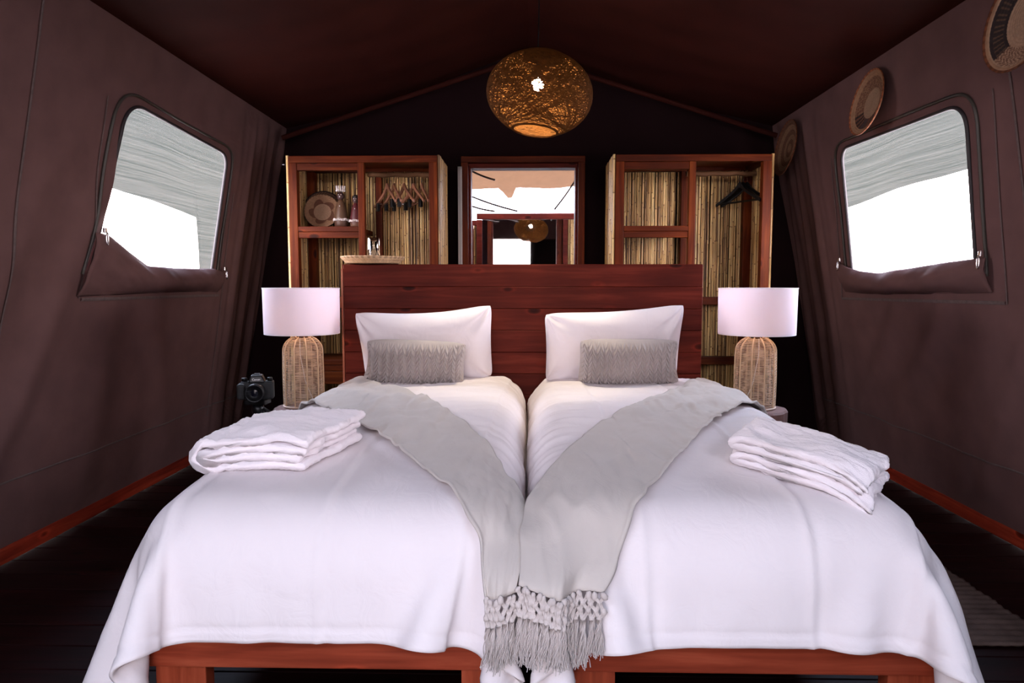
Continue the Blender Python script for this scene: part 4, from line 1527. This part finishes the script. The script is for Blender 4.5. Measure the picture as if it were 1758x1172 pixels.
def lamp(x, y, turn, label, cord_dir):
    z0 = 0.584
    root = empty('table_lamp', (x, y, z0))
    tag(root, label, 'lamp', 'rattan table lamps with white drum shades')
    R, HB_ = 0.095, 0.352
    def prof(t):      # radius over height 0..1
        return np.where(t < 0.80, R * (1.0 + 0.02 * np.sin(t * 4)), R * np.sqrt(np.clip(1 - ((t - 0.80) / 0.215) ** 2 * 0.93, 0.05, 1)))
    # fine horizontal cane
    mb = MB(); cols = []
    rs = np.random.RandomState(3)
    nring = 50
    for i in range(nring):
        t = 0.02 + 0.96 * i / (nring - 1)
        r = float(prof(np.array(t)))
        n = 40
        an = np.linspace(0, 2 * PI, n, endpoint=False)
        wob = r + 0.0022 * np.sin(an * 5 + (i % 2) * PI) + 0.0006 * rs.randn()
        pth = np.stack([x + wob * np.cos(an + turn), y + wob * np.sin(an + turn), np.full(n, z0 + 0.004 + t * HB_) + 0.0006 * np.sin(an * 3 + i)], 1)
        v, f = tube_geo(pth, 0.00165, 4, True)
        mb.add(v, f)
        c = np.array([0.60, 0.42, 0.29]) * rs.uniform(0.8, 1.15)
        cols.append(np.repeat(c[None], len(v), 0))
    o = mb.build('cane_weave', 'rattan', root, True)
    dye(o, np.concatenate(cols)); o['kind'] = 'stuff'
    # upright ribs
    tt = np.linspace(0, 1, 30)
    rr_ = prof(tt) + 0.003
    pth = np.stack([rr_, 0 * rr_, 0.004 + tt * HB_], 1)
    v, f = tube_geo(pth, 0.0040, 6)
    me = mesh_data('rib', v, f, 'rattan', True)
    a = me.color_attributes.new('dye', 'FLOAT_COLOR', 'POINT')
    a.data.foreach_set('color', np.tile(np.array([0.62, 0.42, 0.26, 1], np.float32), len(v)))
    for k in range(10):
        q = bpy.data.objects.new('rib', me)
        COL.objects.link(q)
        q.parent = root
        q.rotation_euler = (0, 0, turn + k * 2 * PI / 10)
    an = np.linspace(0, 2 * PI, 48, endpoint=False)
    ring = np.stack([x + (R + 0.004) * np.cos(an), y + (R + 0.004) * np.sin(an), np.full(48, z0 + 0.005)], 1)
    o = tube('foot_ring', ring, 0.0055, 'rattan', root, 6, True)
    dye(o, np.tile([[0.6, 0.43, 0.33]], (len(o.data.vertices), 1)))
    lathe('neck', [(0.026, z0 + HB_ + 0.0), (0.028, z0 + HB_ + 0.012), (0.016, z0 + HB_ + 0.02), (0.016, z0 + HB_ + 0.06)], 'pole_wood', root, (x, y, 0), 20, True)
    # drum shade
    zs0, zs1, rb, rt = 0.958, 1.186, 0.184, 0.188
    o = lathe('lamp_shade', [(rb, zs0), (rb + 0.001, zs0 + 0.006), (rt - 0.001, zs1 - 0.006), (rt, zs1)], 'lamp_linen', root, (x, y, 0), 72)
    solidify(o, 0.003, 0)
    an = np.linspace(0, 2 * PI, 72, endpoint=False)
    shade_o = o
    for nm, zz_, rr2 in (('shade_rim', zs0, rb), ('shade_rim', zs1, rt)):
        ring = np.stack([x + rr2 * np.cos(an), y + rr2 * np.sin(an), np.full(72, zz_)], 1)
        tube(nm, ring, 0.0028, 'pillow_cotton', shade_o, 6, True)
    v, f = sphere_geo((x, y, z0 + HB_ + 0.095), 0.027, 16, 12)
    obj('bulb', v, f, 'lamp_bulb_glow', root, True)
    # white flex running down inside the cane
    pth = smooth_poly(resample([(x - 0.01 * cord_dir, y - 0.01, z0 + HB_), (x - 0.005 * cord_dir, y - 0.03, z0 + 0.27), (x + 0.03 * cord_dir, y - 0.06, z0 + 0.13), (x + 0.075 * cord_dir, y - 0.07, z0 + 0.03), (x + 0.13 * cord_dir, y - 0.04, z0 + 0.004)], 40), 4)
    tube('flex', pth, 0.0022, 'white_cord', root, 6)
    return root


lamp(-1.146, 3.45, 0.18, 'rattan table lamp with white drum shade, left of the headboard', 1)
lamp(1.152, 3.45, 0.45, 'rattan table lamp with white drum shade, right of the headboard', -1)


# ================================================================== pendant
def pendant():
    c = np.array([0.058, 3.40, 2.125])
    zc = EAVE_Z + (RIDGE_Z - EAVE_Z) * (1 - c[0] / float(wx(EAVE_Z)))
    root = empty('pendant_lamp', tuple(c))
    tag(root, 'round woven fibre pendant lamp glowing under the roof ridge', 'lamp')
    rx, rz = 0.258, 0.196
    rs = np.random.RandomState(12)
    tilt = np.array(Matrix.Rotation(math.radians(7), 3, 'Y') @ Matrix.Rotation(math.radians(-3), 3, 'X'))
    V = []; F = []; n0 = 0
    cap_lat = math.radians(66)
    def strand(inc, ph0, nod, w, rad):
        nonlocal n0
        n = 54
        th = np.linspace(0, 2 * PI, n, endpoint=False) + ph0
        p = np.stack([np.cos(th), np.sin(th) * math.cos(inc), np.sin(th) * math.sin(inc)], 1)
        p[:, 2] += 0.03 * np.sin(th * 3 + nod * 5)
        p /= np.linalg.norm(p, axis=1, keepdims=True)
        cs, sn = math.cos(nod), math.sin(nod)
        p = np.stack([p[:, 0] * cs - p[:, 1] * sn, p[:, 0] * sn + p[:, 1] * cs, p[:, 2]], 1)
        pos = p * np.array([rx, rx, rz]) * rad
        tg = np.roll(pos, -1, 0) - np.roll(pos, 1, 0); tg /= np.linalg.norm(tg, axis=1, keepdims=True)
        nn = p / np.array([rx, rx, rz]); nn /= np.linalg.norm(nn, axis=1, keepdims=True)
        sd = np.cross(tg, nn)
        a = pos + sd * w; b_ = pos - sd * w
        m = pos + nn * w * 0.8
        V.append(np.stack([a, m, b_], 1).reshape(-1, 3))
        F.append(grid_faces(n, 3, True, False) + n0)
        n0 += n * 3
    for i in range(520):
        inc = math.radians(rs.uniform(3, 64)) if rs.rand() < 0.6 else math.radians(rs.uniform(50, 65))
        strand(inc * (1 if rs.rand() < 0.5 else -1), rs.uniform(0, 6), rs.uniform(0, 2 * PI), rs.uniform(0.0007, 0.0012), rs.uniform(0.975, 1.0))
    for i in range(26):       # rim turns round the openings
        lat = cap_lat * rs.uniform(0.965, 1.0) * (1 if i % 2 else -1)
        n = 54
        th = np.linspace(0, 2 * PI, n, endpoint=False)
        pos = np.stack([rx * math.cos(lat) * np.cos(th), rx * math.cos(lat) * np.sin(th), np.full(n, rz * math.sin(lat))], 1)
        nn = pos / np.array([rx, rx, rz]) ** 2; nn /= np.linalg.norm(nn, axis=1, keepdims=True)
        tg = np.stack([-np.sin(th), np.cos(th), 0 * th], 1)
        sd = np.cross(tg, nn)
        w = 0.0028
        V.append(np.stack([pos + sd * w, pos + nn * w, pos - sd * w], 1).reshape(-1, 3))
        F.append(grid_faces(n, 3, True, False) + n0)
        n0 += n * 3
    P = np.concatenate(V) @ tilt.T + c
    o = obj('woven_shade', P, np.concatenate(F), 'shade_fibre', root, True)
    o['kind'] = 'stuff'
    v, f = sphere_geo(c + np.array([-0.01, 0, 0.045]), 0.030, 16, 12)
    obj('bulb', v, f, 'bulb_glow', root, True)
    lathe('socket', [(0.001, c[2] + 0.135), (0.02, c[2] + 0.135), (0.02, c[2] + 0.075), (0.017, c[2] + 0.07), (0.001, c[2] + 0.07)], 'black_plastic', root, (c[0] - 0.01, c[1], 0), 16)
    tube('flex', resample([(c[0] - 0.01, c[1], c[2] + 0.13), (c[0] - 0.005, c[1], c[2] + 0.3), (c[0], c[1], zc - 0.07)], 20), 0.0035, 'black_plastic', root, 6)


pendant()

# ================================================================== baskets
TAN = np.array([0.36, 0.20, 0.115]); PALE = np.array([0.42, 0.26, 0.17]); BRN = np.array([0.13, 0.055, 0.032]); BLK = np.array([0.018, 0.011, 0.011]); RED = np.array([0.33, 0.10, 0.04])


def basket_mesh(R, depth, pattern, rim_col, coils=16, na=160, per=6, lip=0.012):
    """shallow coiled bowl, opening towards +z, colours woven in"""
    nr = coils * per
    r = np.linspace(0.002, R, nr)
    f = r / R
    flat = 0.45
    z = np.where(f < flat, 0, depth * ((f - flat) / (1 - flat)) ** 1.5)
    z = z + 0.0022 * np.abs(np.sin(PI * np.arange(nr) / per))
    an = np.linspace(0, 2 * PI, na, endpoint=False)
    Fm, An = np.meshgrid(f, an, indexing='ij')
    rr2 = r[:, None] * (1 + 0.004 * np.sin(An * 3 + 1))
    P = np.stack([rr2 * np.cos(An), rr2 * np.sin(An), z[:, None] + 0.0006 * np.sin(An * 60 + Fm * 40)], -1)
    C = pattern(Fm, An)
    C = C * (0.88 + 0.24 * _hash(np.floor(Fm * coils), np.floor(An / (2 * PI) * 90), 3))[..., None]
    rc = np.where((np.floor(An / (2 * PI) * 70) % 2 == 0)[..., None], rim_col, rim_col * 0.62)
    C = np.where((Fm > 0.955)[..., None], rc, C)
    back = P.copy(); back[..., 2] -= 0.006
    V = np.concatenate([P.reshape(-1, 3), back.reshape(-1, 3)])
    fa = grid_faces(nr, na, False, True)
    fb = fa[:, ::-1] + nr * na
    j = np.arange(na); j2 = (j + 1) % na
    e = (nr - 1) * na
    fe = np.stack([e + j, e + nr * na + j, e + nr * na + j2, e + j2], -1)
    return V, np.concatenate([fa, fb, fe]), np.concatenate([C.reshape(-1, 3), (C * 0.8).reshape(-1, 3)])


def pat_center(F, A):      # brown band, striped arcs, pale centre
    C = np.where((F < 0.46)[..., None], PALE * 0.85, BRN * 1.4)
    C = np.where(((F > 0.8))[..., None], TAN, C)
    arc = (np.cos(A - 2.9) > 0.55) & (F > 0.46) & (F < 0.8)
    st = np.sin((A - 2.9) * 26) > 0.1
    C = np.where((arc & (np.abs(A - 2.9) > 0.22) & st)[..., None], BLK, C)
    C = np.where((arc & (np.abs(A - 2.9) <= 0.22))[..., None], BLK * 2.5, C)
    speck = (_hash(np.floor(F * 40), np.floor(A * 25), 5) > 0.62) & (F > 0.46) & (F < 0.8) & ~arc
    return np.where(speck[..., None], TAN * 0.8, C)


def pat_blocks(F, A):
    blk = (F > 0.56) & (F < 0.88) & (np.sin(A * 2 + 0.3) > -0.1)
    C = np.where((F > 0.9)[..., None], TAN, np.broadcast_to(PALE, F.shape + (3,)))
    C = np.where(blk[..., None], BLK, C)
    tick = blk & (np.sin(A * 46) > 0.55) & (np.abs(F - 0.72) < 0.10)
    C = np.where(tick[..., None], TAN * 0.35, C)
    zig = (~blk) & (F > 0.55) & (F < 0.88) & (np.sin(A * 46 + 14 * np.abs(((F * 8) % 1) - 0.5)) > 0.3)
    return np.where(zig[..., None], BRN * 1.2, C)


def pat_plain(F, A):
    C = np.where((np.floor(F * 6) % 2 == 0)[..., None], TAN * 0.75, BRN * 1.3)
    return C


def pat_petal(F, A):
    C = np.where((F < 0.50)[..., None], PALE * 0.8, TAN * 0.75)
    pet = (F > 0.50) & (F < 0.52 + 0.25 * np.abs(np.cos(A * 2.5 + F * 2)))
    return np.where(pet[..., None], BRN, C)


def pat_dark(F, A):
    return np.where((np.sin(A * 40 + F * 60) > 0)[..., None], TAN * 0.35, BRN * 0.5)


def pat_tray(F, A):
    return np.broadcast_to(np.array([0.60, 0.40, 0.23]), F.shape + (3,)) * (0.90 + 0.13 * (np.sin(A * 60 + np.floor(F * 16) * 2.4) > 0))[..., None]


def basket(name, R, depth, pat, rim, loc, rot, label, cat, group=None):
    v, f, c = basket_mesh(R, depth, pat, rim)
    o = bpy.data.objects.new(name, mesh_data(name, v, f, 'basket_weave', True))
    COL.objects.link(o)
    dye(o, c)
    o.matrix_world = Matrix.Translation(loc) @ rot
    tag(o, label, cat, group)
    return o


def wall_rot(spin, tip=0.0):
    # bowl opening faces into the room from the right wall
    lean = math.atan(WK)
    return Matrix.Rotation(-PI / 2 - lean + tip, 4, 'Y') @ Matrix.Rotation(spin, 4, 'Z')


grp = 'woven baskets hung on the right wall'
TAN, PALE, BRN, RED = TAN * 0.62, PALE * 0.62, BRN * 0.6, RED * 0.7
for (y, z, R, pat, rim, lab, spin, tip) in ((4.88, 2.15, 0.19, pat_plain, RED * 0.6, 'dark ringed woven basket on the right wall beside the wardrobe', 0.4, 0.32),
                                            (3.74, 2.160, 0.17, pat_center, RED, 'woven basket with striped arcs on the right wall above the window', 0.0, 0.34),
                                            (2.60, 2.175, 0.20, pat_blocks, RED * 0.5, 'woven basket with black blocks at the top right corner', 0.9, 0.30)):
    d = 0.035
    x = float(wx(z)) - 0.05
    basket('wall_basket', R, d, pat, rim, Vector((x, y, z)), wall_rot(spin, tip), lab, 'basket', grp)

TAN, PALE, BRN, RED = TAN / 0.62, PALE / 0.62, BRN / 0.6, RED / 0.7
# on the left wardrobe shelf: two baskets leaning on the back, two dolls
SH = 1.60
lean = Matrix.Rotation(math.radians(90 - 17), 4, 'X')
basket('shelf_basket', 0.142, 0.03, pat_dark, BLK, Vector((-1.492, 5.03, SH + 0.146)), Matrix.Rotation(0.05, 4, 'Z') @ lean, 'dark woven basket at the back of the wardrobe shelf', 'basket', 'baskets on the wardrobe shelf')
basket('shelf_basket', 0.124, 0.028, pat_petal, TAN * 0.8, Vector((-1.475, 4.945, SH + 0.126)), Matrix.Rotation(0.12, 4, 'Z') @ Matrix.Rotation(math.radians(90 - 15), 4, 'X'), 'tan woven basket with petal pattern on the wardrobe shelf', 'basket', 'baskets on the wardrobe shelf')


def doll(x, y, h, body, skirt, crown, label):
    z0 = SH + 0.001
    root = empty('doll', (x, y, z0))
    tag(root, label, 'doll', 'beaded dolls on the wardrobe shelf')
    s = h / 0.29
    v, f = lathe_geo([(0.001, 0), (0.040 * s, 0), (0.043 * s, 0.03 * s), (0.047 * s, 0.058 * s), (0.043 * s, 0.085 * s), (0.036 * s, 0.13 * s), (0.028 * s, 0.165 * s), (0.020 * s, 0.182 * s), (0.016 * s, 0.192 * s), (0.001, 0.194 * s)], 24, (x, y, z0))
    o = obj('body', v, f, 'doll_paint', root, True)
    zz_ = (v[:, 2] - z0) / s
    dye(o, np.where((zz_ < 0.05)[:, None], skirt, body))
    hx = 0.026 * s
    v, f = sphere_geo((x, y, z0 + 0.216 * s), hx, 18, 14, 0.95, 0.95, 1.2)
    o = head_o = obj('head', v, f, 'doll_paint', root, True)
    dye(o, np.tile([[0.045, 0.018, 0.016]], (len(v), 1)))
    mb = MB()
    for k in range(30):
        a = 2 * PI * k / 30
        for q in (0.054, 0.062):
            mb.add(*sphere_geo((x + 0.0495 * s * math.cos(a), y + 0.0495 * s * math.sin(a), z0 + q * s + 0.002 * math.sin(a * 7)), 0.0042 * s, 6, 5))
    q = mb.build('bead_belt', 'bead', root, True); q['kind'] = 'stuff'
    mb = MB()
    for dx, dz, r in ((-0.009, 0.006, 0.0028), (0.009, 0.006, 0.0028), (0, -0.008, 0.003)):
        mb.add(*sphere_geo((x + dx * s, y - 0.0245 * s, z0 + (0.218 + dz) * s), r * s, 8, 6))
    q = mb.build('face_beads', 'bead', head_o, True); q['kind'] = 'stuff'
    if crown:
        mb = MB()
        for k in range(14):
            a = 2 * PI * k / 14
            mb.add(*sphere_geo((x + 0.028 * s * math.cos(a), y + 0.028 * s * math.sin(a), z0 + 0.252 * s), 0.0055 * s, 8, 6))
            mb.add(*tube_geo([(x + 0.026 * s * math.cos(a), y + 0.026 * s * math.sin(a), z0 + 0.252 * s), (x + 0.030 * s * math.cos(a), y + 0.030 * s * math.sin(a), z0 + 0.283 * s)], 0.003 * s, 5))
        q = mb.build('crown', 'bead', head_o, True); q['kind'] = 'stuff'
    else:
        v, f = sphere_geo((x, y + 0.005, z0 + 0.232 * s), 0.0275 * s, 18, 10, 1, 1, 0.95)
        o = obj('hair', v, f, 'doll_paint', head_o, True)
        dye(o, np.tile([[0.012, 0.008, 0.008]], (len(v), 1)))
    v, f = sphere_geo((x, y - 0.033 * s, z0 + 0.148 * s), 0.004 * s, 8, 6)
    obj('button', v, f, 'bead', root, True)


doll(-1.318, 4.86, 0.305, np.array([0.08, 0.038, 0.018]), np.array([0.07, 0.028, 0.016]), True, 'tan beaded doll with a bead crown on the wardrobe shelf')
doll(-1.212, 4.86, 0.268, np.array([0.06, 0.006, 0.008]), np.array([0.11, 0.05, 0.03]), False, 'dark red beaded doll with black hair on the wardrobe shelf')


# ================================================================== hangers
def hanger(x, y, zp, yaw, label, group, mat, clips, W=0.42, nm='coat_hanger'):
    root = empty(nm, (x, y, zp - 0.075))
    tag(root, label, 'hanger', group)
    root.rotation_euler = (0, 0, yaw)
    def part(n_, v, f, m_, sm=True):
        o = bpy.data.objects.new(n_, mesh_data(n_, v, f, m_, sm))
        COL.objects.link(o); o.parent = root
        return o
    # shoulders: flat bowed bar in the local x-z plane
    n = 40
    sx = np.linspace(-W / 2, W / 2, n)
    zc = -0.118 * (np.abs(sx) / (W / 2)) ** 0.92
    zc = zc + 0.012 * np.exp(-(sx / 0.03) ** 2) - 0.01
    hw = 0.013 - 0.004 * (np.abs(sx) / (W / 2)) + 0.006 * np.exp(-(sx / 0.03) ** 2)
    yo = -0.02 * (np.abs(sx) / (W / 2)) ** 2
    prof = np.array([(-0.0065, 1), (0.0065, 1), (0.0065, -1), (-0.0065, -1)])
    V = np.stack([np.repeat(sx[:, None], 4, 1), yo[:, None] + prof[None, :, 0], zc[:, None] + hw[:, None] * prof[None, :, 1]], -1).reshape(-1, 3)
    F = grid_faces(n, 4, False, True).tolist() + [[3, 2, 1, 0], [4 * n - 4, 4 * n - 3, 4 * n - 2, 4 * n - 1]]
    part('shoulders', V, F, mat, False)
    # hook over the pole
    hk = [(0, 0, 0.0), (0, 0, 0.035)] + [(0.021 * math.sin(a) * 0 + 0.0, 0.021 * math.sin(a), 0.0755 - 0.021 * math.cos(a) + 0.0) for a in np.linspace(0, 4.2, 22)]
    hk = [(0, 0, -0.005), (0, 0, 0.03)] + [(0, 0.0225 * math.sin(a), 0.0755 - 0.0225 * math.cos(a)) for a in np.linspace(0.3, 4.4, 22)]
    R_ = Matrix.Rotation(-yaw, 3, 'Z')
    v, f = tube_geo([tuple(R_ @ Vector(q)) for q in hk], 0.0018, 6)
    part('hook', v, f, 'steel')
    if clips is not None:
        v, f = tube_geo([(-W / 2 + 0.02, -0.016, -0.112), (0, -0.016, -0.128), (W / 2 - 0.02, -0.016, -0.112)], 0.0022, 6)
        bar_o = part('bar', v, f, 'black_plastic' if mat == 'black_plastic' else 'steel')
        for cx in clips:
            mb = MB()
            v, f = box_geo(cx - 0.014, cx + 0.014, -0.028, -0.006, -0.165, -0.108, 0.003)
            part('clip', v, f, 'black_plastic', False).parent = bar_o
    else:
        v, f = tube_geo([(-W / 2 + 0.01, -0.016, -0.118), (W / 2 - 0.01, -0.016, -0.118)], 0.004, 6)
        part('bar', v, f, mat)
    return root


wl = ['leftmost wooden clip hanger on the left wardrobe pole', 'second wooden hanger from the left on the left wardrobe pole', 'middle wooden hanger on the left wardrobe pole', 'fourth wooden hanger from the left on the left wardrobe pole', 'rightmost wooden hanger on the left wardrobe pole']
for i, (x, yw, cl_) in enumerate(((-0.985, -1.02, (-0.15, 0.14)), (-0.938, -1.06, (-0.13, 0.16)), (-0.866, -1.0, (-0.15, 0.13)), (-0.800, -0.98, (-0.1, 0.15)), (-0.742, -1.12, None))):
    hanger(x, YP, ZP, yw, wl[i], 'wooden hangers in the left wardrobe', 'hanger_wood', cl_)
bl_ = ['leftmost black hanger on the right wardrobe pole', 'middle black hanger on the right wardrobe pole', 'rightmost black hanger on the right wardrobe pole']
for i, (x, yw) in enumerate(((1.478, -1.0), (1.500, -1.12), (1.528, -0.98))):
    hanger(x, YP, ZP, yw, bl_[i], 'black hangers in the right wardrobe', 'black_plastic', None, 0.38)

# ================================================================== tray and tumbler on the headboard
TX, TY = -0.852, HBY + 0.115
v, f, c = basket_mesh(0.176, 0.036, pat_tray, np.array([0.62, 0.42, 0.25]), coils=12)
flat = np.hypot(v[:, 0], v[:, 1]) / 0.176
# steeper wall, broad flat floor
v[:, 2] = np.where(flat < 0.80, np.minimum(v[:, 2], 0.002) * 0.5 + (v[:, 2] < -0.001) * -0.002, v[:, 2])
rim = np.clip((flat - 0.80) / 0.2, 0, 1)
v[:, 2] = np.where(flat >= 0.80, 0.036 * rim + (v[:, 2] - 0.036 * ((np.clip(flat, .45, 1) - .45) / .55) ** 1.5), v[:, 2])
tr = bpy.data.objects.new('woven_tray', mesh_data('woven_tray', v, f, 'basket_weave', True))
COL.objects.link(tr)
dye(tr, c)
tr.location = (TX, TY, HBT + 0.0075)
tag(tr, 'round pale woven tray on top of the headboard', 'tray')
gz = HBT + 0.0105
prof = [(0.001, gz + 0.138), (0.029, gz + 0.138), (0.0325, gz + 0.134), (0.0355, gz + 0.0), (0.0335, gz + 0.0), (0.0305, gz + 0.118), (0.001, gz + 0.120)]
o = lathe('tumbler', prof, 'clear_glass', None, (TX + 0.005, TY + 0.0, 0), 40)
tag(o, 'clear glass tumbler standing upside down in the woven tray', 'glass')


# ================================================================== camera on a tripod beside the bed
def slr(x, y, z, label):
    root = empty('photo_camera', (x, y, z))
    tag(root, label, 'camera')
    R = Matrix.Rotation(0.25, 4, 'Z')
    def part(n_, v, f, m_, sm=False, par=root):
        v = np.array([tuple(R @ Vector(q)) for q in np.asarray(v, float)])
        o = bpy.data.objects.new(n_, mesh_data(n_, v, f, m_, sm))
        COL.objects.link(o); o.parent = par
        return o
    body = part('body', *box_geo(-0.068, 0.068, -0.03, 0.03, 0.0, 0.078, 0.010, 3), 'black_rubber')
    part('grip', *box_geo(-0.078, -0.045, -0.052, 0.012, 0.004, 0.072, 0.012, 3), 'black_rubber')
    v, f = box_geo(-0.036, 0.036, -0.034, 0.026, 0.070, 0.106, 0.008, 2)
    v = np.array(v); k = np.clip((v[:, 2] - 0.07) / 0.036, 0, 1)
    v[:, 0] *= 1 - 0.38 * k; v[:, 1] = v[:, 1] * (1 - 0.15 * k)
    part('prism_housing', v, f, 'black_plastic')
    part('hot_shoe', *box_geo(-0.011, 0.011, -0.01, 0.014, 0.104, 0.110, 0.001), 'black_plastic')
    v, f = lathe_geo([(0.001, 0.0), (0.034, 0.0), (0.036, 0.01), (0.034, 0.02), (0.037, 0.024), (0.037, 0.052), (0.035, 0.056), (0.038, 0.062), (0.038, 0.078), (0.034, 0.080), (0.030, 0.070), (0.001, 0.066)], 36)
    v = np.stack([v[:, 0], -0.028 - v[:, 2], v[:, 1] + 0.038], 1)
    lens = part('lens', v, f, 'black_plastic', True)
    v, f = sphere_geo((0, -0.090, 0.038), 0.028, 24, 12, 1, 0.25, 1)
    part('front_element', v, f, 'lens_glass', True, lens)
    for xx, r_ in ((-0.052, 0.012), (0.052, 0.011)):
        v, f = lathe_geo([(0.001, 0.078), (r_, 0.078), (r_, 0.090), (r_ * 0.9, 0.092), (0.001, 0.092)], 20, (xx, 0.0, 0))
        part('dial', v, f, 'black_plastic', True, body)
    tx = bpy.data.curves.new('lettering', 'FONT')
    tx.body = 'Canon'
    tx.size = 0.0125
    tx.align_x = 'CENTER'
    tx.extrude = 0.0003
    to = bpy.data.objects.new('lettering', tx)
    COL.objects.link(to)
    dg = bpy.context.evaluated_depsgraph_get()
    me = bpy.data.meshes.new_from_object(to.evaluated_get(dg))
    bpy.data.objects.remove(to)
    me.materials.clear(); me.materials.append(MATS['white_print'])
    lo = bpy.data.objects.new('lettering', me)
    COL.objects.link(lo); lo.parent = root
    lo.matrix_local = R @ Matrix.Translation((0, -0.0345, 0.084)) @ Matrix.Rotation(PI / 2 - 0.10, 4, 'X')
    return root


CX, CY, CZ = -1.165, 2.90, 0.712
slr(CX, CY, CZ, 'black camera on a tripod between the bed and the left wall')
tp = empty('tripod', (CX, CY, 0))
tag(tp, 'black tripod holding the camera beside the left bed', 'tripod')
box('head_plate', CX - 0.045, CX + 0.045, CY - 0.035, CY + 0.035, CZ - 0.022, CZ - 0.001, 'black_plastic', tp, 0.004)
lathe('ball_head', [(0.001, CZ - 0.022), (0.022, CZ - 0.022), (0.027, CZ - 0.045), (0.024, CZ - 0.068), (0.016, CZ - 0.075), (0.016, CZ - 0.10), (0.001, CZ - 0.10)], 'black_plastic', tp, (CX, CY, 0), 20)
tube('pan_handle', [(CX + 0.02, CY, CZ - 0.04), (CX + 0.06, CY - 0.01, CZ - 0.06), (CX + 0.10, CY + 0.04, CZ - 0.12)], 0.007, 'black_plastic', tp, 8)
tube('centre_column', [(CX, CY, CZ - 0.10), (CX, CY, 0.30)], 0.013, 'black_plastic', tp, 10)
for k in range(3):
    a = 2.1 + k * 2 * PI / 3
    rr3 = 0.17
    tube('leg', [(CX + 0.02 * math.cos(a), CY + 0.02 * math.sin(a), CZ - 0.12), (CX + rr3 * math.cos(a), CY + rr3 * math.sin(a), 0.006)], [0.013, 0.009], 'black_plastic', tp, 8)

# ================================================================== floor mat
mb = MB()
nx, ny = 60, 110
P = []
for i in range(nx):
    for j in range(ny):
        xx = 1.14 + 0.63 * i / (nx - 1); yy = 2.215 + 1.05 * j / (ny - 1)
        P.append((xx + 0.004 * math.sin(yy * 40), yy, 0.012 + 0.003 * math.sin(j * PI / 2) + 0.001 * math.sin(i * 1.6)))
o = obj('floor_mat', P, grid_faces(nx, ny), 'rug_weave', None, True)
solidify(o, 0.009, -1)
tag(o, 'coarse brown woven floor mat beside the right bed', 'rug')
